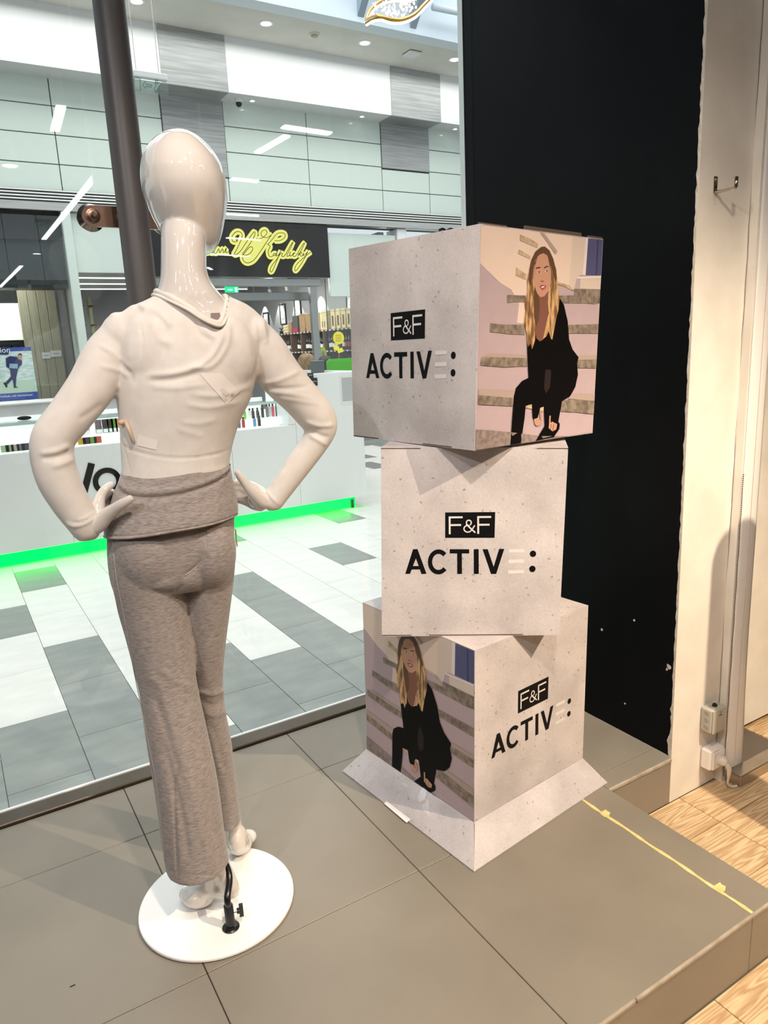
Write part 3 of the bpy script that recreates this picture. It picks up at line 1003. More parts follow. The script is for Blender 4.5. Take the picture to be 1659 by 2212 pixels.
LOGO_H = homography([(232, 60), (1145, 60), (1100, 975), (235, 945)], [(0, 1), (1, 1), (1, 0), (0, 0)])


def face_fn(BL, BR, TR, TL):
    BL, BR, TR, TL = (np.array(p, float) for p in (BL, BR, TR, TL))
    n = np.cross(BR - BL, TL - BL)
    n /= np.linalg.norm(n)

    def P(u, v, off=0.0):
        return BL * (1 - u) * (1 - v) + BR * u * (1 - v) + TR * u * v + TL * (1 - u) * v + n * off
    return P


def stroke_quad(p, q, w):
    (x0, y0), (x1, y1) = p, q
    dx, dy = x1 - x0, y1 - y0
    L = math.hypot(dx, dy)
    nx, ny = -dy / L * w / 2, dx / L * w / 2
    return [(x0 + nx, y0 + ny), (x1 + nx, y1 + ny), (x1 - nx, y1 - ny), (x0 - nx, y0 - ny)]


def arc_band(cx, cy, rx, ry, w, a0, a1, n=18):
    o, i = [], []
    for k in range(n + 1):
        a = math.radians(a0 + (a1 - a0) * k / n)
        o.append((cx + rx * math.cos(a), cy - ry * math.sin(a)))
        i.append((cx + (rx - w) * math.cos(a), cy - (ry - w) * math.sin(a)))
    return [[o[k], o[k + 1], i[k + 1], i[k]] for k in range(n)]


def disc(cx, cy, r, n=20):
    return [(cx + r * math.cos(2 * math.pi * k / n), cy + r * math.sin(2 * math.pi * k / n)) for k in range(n)]


ACTIV = [[(350, 660), (373, 660), (410, 568), (398, 545), (388, 545)], [(398, 545), (410, 545), (453, 662), (429, 662), (394, 568)],
         [(372, 640), (372, 624), (436, 625), (436, 641)],
         [(567, 548), (662, 550), (662, 570), (567, 568)], [(603, 560), (626, 560), (626, 666), (603, 666)],
         [(684, 550), (708, 550), (708, 668), (684, 668)],
         [(727, 551), (752, 551), (782, 640), (792, 670), (768, 670)], [(808, 551), (833, 551), (793, 670), (770, 670)]]
ACTIV += arc_band(512, 607, 52, 59, 21, 42, 318, 26)
AMP = arc_band(661, 423, 15, 15, 6, -60, 240, 16) + arc_band(656, 452, 22, 19, 6, 60, 345, 18) + [stroke_quad((648, 430), (692, 471), 7), stroke_quad((677, 455), (690, 436), 6)]
FF = []
for x in (563, 702):
    FF += [[(x, 392), (x + 9, 392), (x + 9, 477), (x, 477)], [(x, 392), (x + 68, 392), (x + 68, 401), (x, 401)], [(x, 429), (x + 60, 429), (x + 60, 438), (x, 438)]]


def flat_print(name, polys, H, P, off, m, parent):
    V, F = [], []
    for pl in polys:
        uv = [H(x, y) for x, y in pl]
        uv, fs = uv_split([(min(max(u, .001), .999), min(max(v, .001), .999)) for u, v in uv])
        b = len(V)
        V += [tuple(P(u, v, off)) for u, v in uv]
        F += [tuple(b + i for i in f) for f in fs]
    bm_flip(V, F, P)
    return obj(name, (V, F), m, parent)


def uv_split(poly, G=6):
    """cut a flat print polygon along the facets of its cube face"""
    bm = bmesh.new()
    bm.faces.new([bm.verts.new((u, v, 0)) for u, v in poly])
    for ax in (0, 1):
        for k in range(1, G):
            co_ = (k / G, 0, 0) if ax == 0 else (0, k / G, 0)
            no_ = (1, 0, 0) if ax == 0 else (0, 1, 0)
            bmesh.ops.bisect_plane(bm, geom=bm.verts[:] + bm.edges[:] + bm.faces[:], plane_co=co_, plane_no=no_)
    bm.verts.index_update()
    out = [(q.co.x, q.co.y) for q in bm.verts], [tuple(q.index for q in f.verts) for f in bm.faces]
    bm.free()
    return out


def bm_flip(V, F, P):
    n = P(0, 0, 1) - P(0, 0, 0)
    for i, f in enumerate(F):
        a = np.zeros(3)
        for k in range(len(f)):
            p, q = np.array(V[f[k]]), np.array(V[f[(k + 1) % len(f)]])
            a += np.cross(p, q)
        if a @ n < 0:
            F[i] = tuple(reversed(f))


def logo(P, parent):
    flat_print('logo_plate', [[(546, 373), (790, 373), (786, 497), (545, 494)]], LOGO_H, P, .0006, M['ink'], parent)
    for pl in (FF[:3], AMP, FF[3:]):
        flat_print('logo_letter', pl, LOGO_H, P, .0010, M['ink_white'], parent)
    for pl in (ACTIV[:3], ACTIV[8:], ACTIV[3:5], ACTIV[5:6], ACTIV[6:8], [disc(973, 577, 15.5)], [disc(970, 650, 15.5)]):
        flat_print('wordmark_letter', pl, LOGO_H, P, .0006, M['ink'], parent)
    for pl in ([(855, 553), (932, 553), (932, 571), (855, 571)], [(853, 603), (930, 603), (930, 621), (853, 621)], [(851, 654), (928, 654), (928, 672), (851, 672)]):
        flat_print('wordmark_stripe', [pl], LOGO_H, P, .0006, M['ink_white'], parent)


def photo(P, parent):
    mats, idx, V, F = [], [], [], []
    for k, (c, pl) in enumerate(PRINT):
        if PM[c] not in mats:
            mats.append(PM[c])
        uv = [PRINT_H(x, y) for x, y in pl]
        uv, fs = uv_split([(min(max(u, .004), .996), min(max(v, .004), .996)) for u, v in uv])
        b = len(V)
        V += [tuple(P(u, v, .0005 + .00008 * k)) for u, v in uv]
        F += [tuple(b + i for i in f) for f in fs]
        idx += [mats.index(PM[c])] * len(fs)
    bm_flip(V, F, P)
    return obj('photo_print', (V, F), mats, parent, midx=idx)


def corners(F_, L_, R_, z):
    f, l, r = at_z(*F_, z), at_z(*L_, z), at_z(*R_, z)
    return [f, r, l + r - f, l]          # ccw seen from above: F, R, B, L


def cube_body(name, bot, top, parent, b=.0025):
    """box from two corner rings with a fold line of raw card at each edge"""
    return obj(name, hexa(bot + top), M['concrete'], parent)


Z0, Z1, Z2, Z3, Z4, Z5 = 0.065, 0.600, 0.6005, 1.128, 1.1385, 1.690
cb = corners((1024.5, 1779.8), (793.1, 1620.3), (1258.4, 1641.1), Z0)
ct = corners((1025.8, 1405.3), (783.4, 1301.2), (1270.8, 1307.8), Z1)
mb_ = [at_z(824.1, 1358.8, Z2), at_z(1207.5, 1372, Z2)]
EYE = np.array([0, 0, CAM_H])
mb_[0] = EYE + .972 * (mb_[0] - EYE); mb_[0][2] = Z2
mt_ = [at_z(822.8, 966.6, Z3), at_z(1227.4, 966.6, Z3)]


mt_[0] = EYE + .966 * (mt_[0] - EYE)


def square_from_edge(a, b):
    e = b - a
    n = np.array([-e[1], e[0], 0])
    return [a, b, b + n, a + n]


# middle cube: bring both rings to the mean edge so that the box stays square
mc = 0.5 * (mb_[0] + mt_[0]), 0.5 * (mb_[1] + mt_[1])
mb4 = square_from_edge(*mb_)
mt4 = square_from_edge(*mt_)
cen = 0.5 * (sum(p[:2] for p in mb4) / 4 + sum(p[:2] for p in mt4) / 4)
tb = corners((1025.3, 973.9), (764.1, 942.8), (1279.8, 935.4), Z4)
tt = corners((1037.7, 483.2), (752.9, 537.4), (1303, 516.8), Z5)


def edge_slots(P, parent, slots, top=True):
    """dark gaps of the folded card flaps along an edge of a face"""
    for (u0, u1) in slots:
        v0, v1 = (.992, .9975) if top else (.0025, .008)
        p = [P(u0, v0, .0003), P(u1, v0, .0003), P(u1, v1, .0003), P(u0, v1, .0003)]
        q = [P(u0, v0, -.004), P(u1, v0, -.004), P(u1, v1, -.004), P(u0, v1, -.004)]
        obj('flap_slot', hexa([q[0], q[1], p[1], p[0], q[3], q[2], p[2], p[3]]), M['card_edge'], parent)


def cube_thing(label, bot, top, logo_face, photo_face, logo_slots, photo_slots):
    base = sum(np.array(p) for p in bot) / 4
    t = thing('display_cube', label, 'display cube', tuple(base), 'printed cardboard cubes')
    V, F, G = [], [], 6
    C = bot + top
    for q in hexa(C)[1]:
        a, b, c, d = (np.array(C[i]) for i in q)
        o_ = len(V)
        for i in range(G + 1):
            for j in range(G + 1):
                u, v = i / G, j / G
                V.append(a * (1 - u) * (1 - v) + b * u * (1 - v) + c * u * v + d * (1 - u) * v)
        for i in range(G):
            for j in range(G):
                k = o_ + i * (G + 1) + j
                F.append((k, k + G + 1, k + G + 2, k + 1))
    obj('box', (V, F), M['concrete'], t, loc=tuple(base))
    fc = {'L': face_fn(bot[3], bot[0], top[0], top[3]), 'R': face_fn(bot[0], bot[1], top[1], top[0])}
    logo(fc[logo_face], t)
    if photo_face:
        photo(fc[photo_face], t)
    for s, tp_ in logo_slots:
        edge_slots(fc[logo_face], t, [s], tp_)
    for s, tp_ in photo_slots:
        edge_slots(fc[photo_face], t, [s], tp_)
    return t, fc


c1, f1 = cube_thing('bottom cardboard cube with flared base and photo on its left face', cb, ct, 'R', 'L', [((.3, .7), False)], [((.05, .35), False)])
c2, f2 = cube_thing('middle cardboard cube of the stack turned corner-wise', mb4, mt4, 'R', None, [((.0, .17), False), ((.27, .80), False), ((.0, .22), True), ((.84, 1.0), True)], [])
c3, f3 = cube_thing('top cardboard cube of the stack with photo on its right face', tb, tt, 'L', 'R', [((.0, .24), False), ((.62, .84), False)], [((.02, .20), True), ((.36, .80), True), ((.88, 1.0), True), ((.05, .3), False), ((.75, .99), False)])
# open lid edge of the top cube
P3 = f3['R']
for u0, u1, hgt in [(.33, .80, .010), (.0, .19, .004), (.87, 1.0, .006)]:
    p = [P3(u0, 1.0, -.010), P3(u1, 1.0, -.010), P3(u1, 1.0, -.003), P3(u0, 1.0, -.003)]
    obj('lid_flap', hexa(p + [q + np.array([0, 0, hgt]) for q in p]), M['card_edge'], c3)
# flared skirt of the bottom cube
sk = [at_z(1024, 1882, .004), at_z(1312, 1690, .004), None, at_z(740, 1665, .004)]
sk[2] = sk[1] + sk[3] - sk[0]
ctr = sum(p[:2] for p in cb) / 4
ztop = Z0 + .006
for i in range(4):
    j = (i + 1) % 4
    a, b = cb[i].copy(), cb[j].copy()
    a[2] = b[2] = ztop
    out = np.array([*(0.5 * (a + b)[:2] - ctr), 0]); out /= np.linalg.norm(out)
    a += out * .0012; b += out * .0012
    A, B = sk[i].copy(), sk[j].copy()
    th = np.array([0, 0, -.003])
    obj('skirt_panel', hexa([A + th, B + th, b + th, a + th, A, B, b, a]), M['concrete'], c1, loc=tuple(a))
    if i == 3:      # left skirt carries the buckled clear film pocket
        V, F = [], []
        nu, nv = 28, 8
        nrm = np.cross(B - A, a - A); nrm /= np.linalg.norm(nrm)
        if nrm[2] < 0:
            nrm = -nrm
        for iu in range(nu + 1):
            for iv in range(nv + 1):
                u, v = iu / nu, iv / nv
                p = (A * (1 - u) + B * u) * (1 - v) + (a * (1 - u) + b * u) * v
                bl = .004 + .009 * math.sin(math.pi * v) * (0.5 + .5 * math.sin(u * 13 + v * 2.2)) * math.sin(math.pi * min(1, u * 1.02)) + .003 * math.sin(u * 31 + v * 3) * math.sin(math.pi * v)
                V.append(tuple(p + nrm * bl - np.array([0, 0, 0])))
        for iu in range(nu):
            for iv in range(nv):
                k = iu * (nv + 1) + iv
                F.append((k, k + nv + 1, k + nv + 2, k + 1))
        fo = obj('film_pocket', (V, F), M['film'], c1, smooth=True)
        fo['label'] = 'glossy clear plastic film'
    if i == 0:
        V, F = [], []
        nrm = np.cross(B - A, a - A); nrm /= np.linalg.norm(nrm)
        if nrm[2] < 0:
            nrm = -nrm
        for iu in range(21):
            for iv in range(7):
                u, v = iu / 20, iv / 6
                p = (A * (1 - u) + B * u) * (1 - v) + (a * (1 - u) + b * u) * v
                V.append(tuple(p + nrm * (.002 + .003 * math.sin(math.pi * v) * math.sin(math.pi * u) * (1 + math.sin(u * 9)))))
        for iu in range(20):
            for iv in range(6):
                k = iu * 7 + iv
                F.append((k, k + 7, k + 8, k + 1))
        obj('film_pocket', (V, F), M['film'], c1, smooth=True)
# white card corner peeking out of the film pocket
A, B = sk[3], sk[0]
e = (B - A) / np.linalg.norm(B - A)
o_ = np.array([-e[1], e[0], 0])
if o_ @ np.array([*(ctr - A[:2]), 0]) > 0:
    o_ = -o_
p0, p1, p2 = A + e * .24, A + e * .36, A + e * .29
obj('loose_card', hexa([p0 + o_ * .004, p1 + o_ * .010, p1 - o_ * .006 + np.array([0, 0, .004]), p0 + np.array([0, 0, .004]) - o_ * .006, p0 + o_ * .004 + np.array([0, 0, .0015]), p1 + o_ * .010 + np.array([0, 0, .0015]), p1 - o_ * .006 + np.array([0, 0, .0055]), p0 + np.array([0, 0, .0055]) - o_ * .006]), M['card_white'], c1)

# ------------------------------------------------------------------ mannequin
MC = np.array([.44, 1.71])
MV = MC / np.linalg.norm(MC)                    # away from the viewer
MVv = np.array([MV[0], MV[1], 0])
MR = np.array([MV[1], -MV[0], 0])               # to the viewer's right


def mp(px, py, b=0.0):
    w = ray(px, py)
    t = (MC @ MV + b) / (w[:2] @ MV)
    return np.array([0, 0, CAM_H]) + t * w


def psz(px, py, r, b=0.0):
    return np.linalg.norm(mp(px + r, py, b) - mp(px - r, py, b)) / 2


def rings_from(rows, n=48, m=40, scale=1.0, off=0.0, power=2.0, rotate=0.0):
    """rows: (y, left px, right px, depth offset b, half depth d) -> elliptic rings, top to bottom"""
    A = np.array(rows, float)
    S = smooth_path(A, max(2, m // (len(A) - 1)))
    out = []
    for y, L, R_, b, d in S:
        c = mp((L + R_) / 2, y, b)
        w = np.linalg.norm(mp(R_, y, b) - mp(L, y, b)) / 2 * scale + off
        dd = d * scale + off
        r = []
        for k in range(n):
            a = 2 * math.pi * k / n
            ca, sa = math.cos(a), math.sin(a)
            ca = math.copysign(abs(ca) ** (2 / power), ca)
            sa = math.copysign(abs(sa) ** (2 / power), sa)
            r.append(c + MR * w * ca + MVv * dd * sa)
        out.append(np.array(r))
    return out


def limb(pts, scale=1.0, off=0.0, per=6, n=20):
    """pts: (px, py, radius px, b)"""
    S = smooth_path(np.array(pts, float), per)
    path = [mp(x, y, b) for x, y, r, b in S]
    rad = [psz(x, y, r, b) * scale + off for x, y, r, b in S]
    T, F = tube(path, rad, n)
    return merge((T, F), ellipsoid(path[0], np.eye(3) * rad[0] * .98, 16, 10), ellipsoid(path[-1], np.eye(3) * rad[-1] * .98, 16, 10))


TORSO = [(628, 350, 478, .0, .058), (645, 318, 502, .0, .062), (660, 284, 534, .0, .068), (680, 254, 560, .0, .078), (700, 244, 570, .0, .086), (740, 242, 576, .0, .096), (790, 247, 568, .0, .104),
         (830, 251, 556, .0, .107), (870, 255, 545, .0, .105), (900, 259, 531, .0, .101), (940, 261, 514, .0, .096), (980, 263, 503, .0, .094), (1005, 264, 499, .0, .097), (1038, 263, 498, .0, .101)]
ARM_L = [(266, 732, 50, .0), (232, 772, 54, -.012), (196, 838, 53, -.03), (150, 900, 50, -.048), (116, 945, 49, -.06), (113, 985, 49, -.062), (126, 1035, 48, -.064), (152, 1085, 43, -.066), (176, 1122, 38, -.068), (186, 1140, 35, -.068)]
ARM_R = [(544, 726, 44, .0), (572, 760, 48, .005), (606, 812, 47, .012), (650, 860, 42, .02), (684, 900, 40, .025), (693, 925, 34, .026), (676, 962, 29, .028), (632, 1022, 27, .03), (600, 1066, 25, .032), (590, 1082, 24, .032)]
HIPS = [(1000, 266, 497, 0, .090), (1030, 258, 498, 0, .096), (1070, 244, 506, 0, .104), (1110, 233, 513, 0, .112), (1150, 230, 513, 0, .118), (1200, 232, 511, 0, .120), (1240, 238, 508, 0, .112), (1262, 246, 504, 0, .09)]
LEG_L = [(1180, 234, 392, -.005, .098), (1240, 240, 399, -.008, .096), (1300, 254, 404, -.012, .088), (1400, 280, 417, -.025, .078), (1480, 300, 426, -.04, .068), (1540, 309, 438, -.052, .068), (1600, 318, 451, -.062, .072), (1700, 335, 471, -.078, .078), (1800, 349, 484, -.09, .080), (1844, 357, 491, -.096, .081), (1866, 360, 495, -.10, .081)]
LEG_R = [(1180, 385, 511, .01, .096), (1240, 392, 507, .015, .094), (1300, 396, 500, .02, .086), (1400, 408, 487, .035, .074), (1470, 415, 482, .05, .062), (1540, 424, 488, .066, .06), (1600, 434, 499, .078, .062), (1700, 452, 511, .096, .060), (1750, 462, 517, .104, .060), (1770, 467, 520, .106, .060)]
HEAD = [(286.6, 372, 394, .018, .012), (288.5, 362, 408, .018, .035), (293, 350, 419, .018, .052), (305, 331, 437, .018, .074), (323, 316, 456, .018, .090), (340, 308, 469, .018, .100), (358, 304.5, 479, .018, .107), (376, 303.5, 485, .018, .111), (393, 305, 490, .02, .113), (411, 308, 492, .022, .113), (429, 313, 492.5, .025, .110), (446, 319, 491, .03, .106),
        (464, 327, 489, .036, .100), (481, 336, 485.5, .042, .094), (499, 346, 482, .048, .086), (517, 360, 477, .053, .076), (534, 380, 469, .058, .062), (545, 402, 461, .062, .042), (549, 420, 450, .064, .018)]
NECK = [(440, 362, 436, .01, .045), (500, 349, 446, .004, .054), (534, 347.5, 447, .0, .056), (570, 347, 446.5, -.004, .056), (587, 346.5, 448, -.005, .057), (605, 345, 454, -.006, .058), (622, 341, 465, -.006, .060), (640, 332, 480, -.004, .064), (656, 318, 494, 0, .068), (676, 290, 520, 0, .070), (700, 272, 545, 0, .076), (760, 262, 552, 0, .086)]

man = thing('mannequin', 'glossy white mannequin in cream top and grey flared trousers seen from behind', 'mannequin', (.427, 1.666, 0))
skin_m = mat('mannequin_lacquer', srgb(222, 214, 207), 0.06, spec=0.6, coat=1.0)
# body: every limb in one surface, clothes sit a few millimetres outside
parts = []
parts.append(loft(rings_from(HEAD, 48, 90)))
parts.append(loft(rings_from(NECK, 48, 60)))
parts.append(loft(rings_from(TORSO[3:], 40, 40, off=-.012)))
parts.append(loft(rings_from(HIPS, 40, 30, off=-.014)))
parts.append(loft(rings_from(LEG_L[:5], 24, 24, off=-.016)))
parts.append(loft(rings_from(LEG_R[:5], 24, 24, off=-.016)))
parts.append(limb(ARM_L, off=-.010))
parts.append(limb(ARM_R, off=-.007))


def chain(pts, n=12, per=5):
    """pts: (px, py, b, radius m)"""
    S = smooth_path(np.array(pts, float), per)
    path = [mp(x, y, b) for x, y, b, r in S]
    rad = [r for x, y, b, r in S]
    return merge(tube(path, rad, n), ellipsoid(path[0], np.eye(3) * rad[0] * .98, 12, 8), ellipsoid(path[-1], np.eye(3) * rad[-1] * .98, 12, 8))


# left hand: thumb lies on the back of the hip, fingers wrap forward
parts += [
    chain([(172, 1112, -.068, .028), (188, 1134, -.068, .027), (203, 1130, -.066, .026), (214, 1118, -.060, .022)]),
    chain([(196, 1142, -.074, .020), (214, 1130, -.080, .020), (232, 1112, -.092, .017), (252, 1096, -.110, .013), (268, 1086, -.122, .0115), (281, 1078, -.128, .0095)]),
    chain([(203, 1122, -.062, .021), (210, 1096, -.052, .018), (216, 1074, -.042, .0125), (226, 1058, -.036, .0105), (240, 1047, -.028, .0090)]),
    chain([(203, 1122, -.056, .021), (209, 1099, -.040, .017), (217, 1081, -.026, .0120), (228, 1069, -.012, .0100), (242, 1062, .004, .0085)]),
    chain([(205, 1124, -.052, .020), (210, 1106, -.034, .0165), (217, 1092, -.016, .0115), (227, 1081, .000, .0100), (240, 1076, .016, .0085)]),
    chain([(207, 1128, -.050, .019), (212, 1114, -.032, .015), (219, 1101, -.014, .0105), (228, 1091, .002, .0090), (238, 1087, .014, .0080)]),
]
# right hand: thumb up along the hip, four fingers in front
parts += [
    chain([(596, 1072, .032, .022), (582, 1080, .032, .021), (568, 1082, .032, .022), (552, 1078, .036, .021)]),
    chain([(574, 1084, .028, .020), (560, 1076, .020, .019), (546, 1062, .012, .0165), (532, 1046, .006, .0125), (520, 1031, .002, .0105), (513, 1022, .0, .0085)]),
    chain([(566, 1066, .044, .017), (548, 1052, .056, .0135), (530, 1044, .068, .0105), (514, 1042, .078, .0095), (500, 1046, .086, .0085), (490, 1050, .090, .0075)]),
    chain([(562, 1076, .044, .018), (546, 1066, .056, .0135), (530, 1058, .068, .0105), (514, 1055, .080, .0095), (500, 1057, .088, .0085), (490, 1060, .092, .0075)]),
    chain([(560, 1084, .042, .018), (546, 1079, .054, .0135), (532, 1072, .066, .0105), (516, 1068, .078, .0095), (502, 1069, .086, .0085), (492, 1071, .090, .0075)]),
    chain([(562, 1092, .038, .016), (550, 1092, .050, .013), (536, 1087, .060, .0100), (520, 1082, .070, .0085), (508, 1081, .078, .0078), (498, 1081, .084, .007)]),
]


# feet on tiptoe, turned out
def foot(heel, ball, toe, ankle, shin, ar=.023, hr=.026, bs=1.0):
    """3D points; heel raised"""
    heel, ball, toe, ankle, shin = (np.array(p, float) for p in (heel, ball, toe, ankle, shin))
    mid = 0.5 * (heel + ball) + np.array([0, 0, .012])
    d = ball - heel; d[2] = 0; d /= np.linalg.norm(d)
    s = np.array([-d[1], d[0], 0])
    S = smooth_path([heel, mid, ball, toe], 6)
    rad = np.interp(np.linspace(0, 1, len(S)), [0, .33, .66, 1], [hr, .026, .028 * bs, .016])
    out = [tube(S, rad, 16), ellipsoid(heel, np.eye(3) * hr * 1.05, 16, 10), ellipsoid(toe, np.eye(3) * .0165, 14, 8),
           ellipsoid(ball + s * .004, [d * .042 * bs, s * .037 * bs, (0, 0, .023 * bs)], 18, 10), ellipsoid(toe - d * .010, [d * .034, s * .030, (0, 0, .014)], 16, 8)]
    leg = smooth_path([heel + np.array([0, 0, .004]), heel * .5 + ankle * .5, ankle, shin], 6)
    out.append(tube(leg, np.interp(np.linspace(0, 1, len(leg)), [0, .33, .66, 1], [.024, .024, ar, ar + .006]), 16))
    ins = smooth_path([ball + np.array([0, 0, .010]), mid + np.array([0, 0, .02]), ankle], 6)
    out.append(tube(ins, np.interp(np.linspace(0, 1, len(ins)), [0, .5, 1], [.022, .025, ar]), 16))
    return out


BZ = 0.0125                                        # top of the base plate
lh = mp(497, 1903, -.105)
lb = at_z(431, 1930, BZ + .026)
parts += foot((lh[0], lh[1], BZ + .062), (lb[0], lb[1], BZ + .026), (lb[0] - .022, lb[1] + .034, BZ + .015), mp(466, 1846, -.090), mp(432, 1760, -.078), .023, .023, 1.12)
rb = at_z(524, 1846, BZ + .008) + MVv * .028
rt = rb + MVv * .045 + MR * .022
rh = rb - MVv * .046 - MR * .010
parts += foot((rh[0], rh[1], BZ + .052), (rb[0], rb[1], BZ + .024), (rt[0], rt[1], BZ + .015), mp(508, 1786, .100), mp(491, 1690, .094), .019, .022)
# inner lower legs
parts.append(tube([mp(432, 1765, -.078), mp(400, 1600, -.062), mp(366, 1470, -.04)], [.036, .042, .045], 16))
parts.append(tube([mp(488, 1695, .094), mp(466, 1580, .075), mp(452, 1460, .05)], [.026, .030, .030], 16))
co, no, fa = remeshed(parts, .0033, 7)
co[:, 2] = np.maximum(co[:, 2], BZ + .0004)
body = obj('body', (co, fa), skin_m, man, smooth=True)

# round base plate and ankle rod
bp_m = noise_mat('white_enamel', srgb(250, 249, 247), srgb(244, 240, 236), 5, rough=0.22, lo=.3, hi=.8)
BC = (.427, 1.666)
obj('base_plate', lathe((BC[0], BC[1], .0005), (0, 0, 1), [(0, .196), (.004, .2005), (.009, .2005), (BZ - .001, .1985), (BZ - .0005, .15)], 72), bp_m, man, smooth=True, angle=35)
rod_m = mat('black_gloss_metal', srgb(20, 20, 22), 0.25, spec=0.6)
rf = at_z(499, 2003, BZ)
fl = obj('rod_foot', lathe((rf[0], rf[1], BZ - .0005), (0, 0, 1), [(0, .0215), (.003, .0215), (.006, .018), (.008, .010), (.016, .0095), (.018, .0085)], 28), rod_m, man, smooth=True, angle=35)
obj('rod_sleeve', lathe((rf[0], rf[1], BZ + .014), (-.02, .01, 1), [(0, .0095), (.002, .0115), (.050, .0115), (.052, .0105), (.052, .006)], 24), mat('black_plastic', srgb(28, 28, 30), .5), man, smooth=True, angle=35)
top_r = np.array([rf[0], rf[1], BZ + .058])
bend = mp(497, 1938, -.150)
obj('support_rod', tube(smooth_path([top_r, top_r + np.array([-.001, .001, .028]), np.array([lh[0] - .004, lh[1] - .012, BZ + .115]), np.array([lh[0] - .014, lh[1] + .018, BZ + .165])], 6), .0085, 12), rod_m, man, smooth=True)
kz = BZ + .042
kd = MR
kn = obj('clamp_screw', cyl(np.array([rf[0], rf[1], kz]), np.array([rf[0], rf[1], kz]) + kd * .020, .003, n=10), M['steel'], man)
p0 = np.array([rf[0], rf[1], kz])
g = merge(cyl(p0 + kd * .018, p0 + kd * .026, .007, n=12))
k0 = p0 + kd * .024
q = [k0 - MVv * .005 + np.array([0, 0, -.016]), k0 + kd * .010 - MVv * .005 + np.array([0, 0, -.016]), k0 + kd * .010 + MVv * .005 + np.array([0, 0, -.016]), k0 + MVv * .005 + np.array([0, 0, -.016])]
obj('clamp_knob', merge(g, hexa(q + [p + np.array([0, 0, .032]) for p in q])), mat('knob_plastic', srgb(30, 32, 34), .5), kn)

# ---- fabric folds: displacement of real geometry along lines
VIEW = np.array([MV[0], MV[1], 0])


def seg_dist(P, a, b):
    a, b = np.array(a, float), np.array(b, float)
    d = b - a
    t = np.clip(((P - a) @ d) / (d @ d), 0, 1)
    return np.linalg.norm(P - (a + t[:, None] * d), axis=1), t


def folds(co, no, lst, back_only=True):
    P = project(co)
    disp = np.zeros(len(co))
    facing = np.clip(-(no @ VIEW) * 3 + .4, 0, 1) if back_only else 1.0
    for path, w, amp in lst:
        path = smooth_path(np.array(path, float), 4)
        best = np.full(len(co), 1e9)
        tt = np.zeros(len(co))
        n = len(path) - 1
        for i in range(n):
            d, t = seg_dist(P, path[i], path[i + 1])
            better = d < best
            best = np.where(better, d, best)
            tt = np.where(better, (i + t) / n, tt)
        taper = np.clip(np.minimum(tt, 1 - tt) * 5 + .15, 0, 1)
        disp += amp * .001 * np.exp(-(best / w) ** 2) * taper
    return co + no * (disp * facing)[:, None]


# ---- cream long-sleeved top
knit_m = noise_mat('cream_jersey', srgb(220, 211, 203), srgb(227, 219, 212), 30, rough=0.8, bump=0.10, bscale=900, sheen=0.15)
parts = [loft(rings_from(TORSO, 56, 70, off=.0)), limb(ARM_L, per=8, n=26), limb(ARM_R, per=8, n=26)]
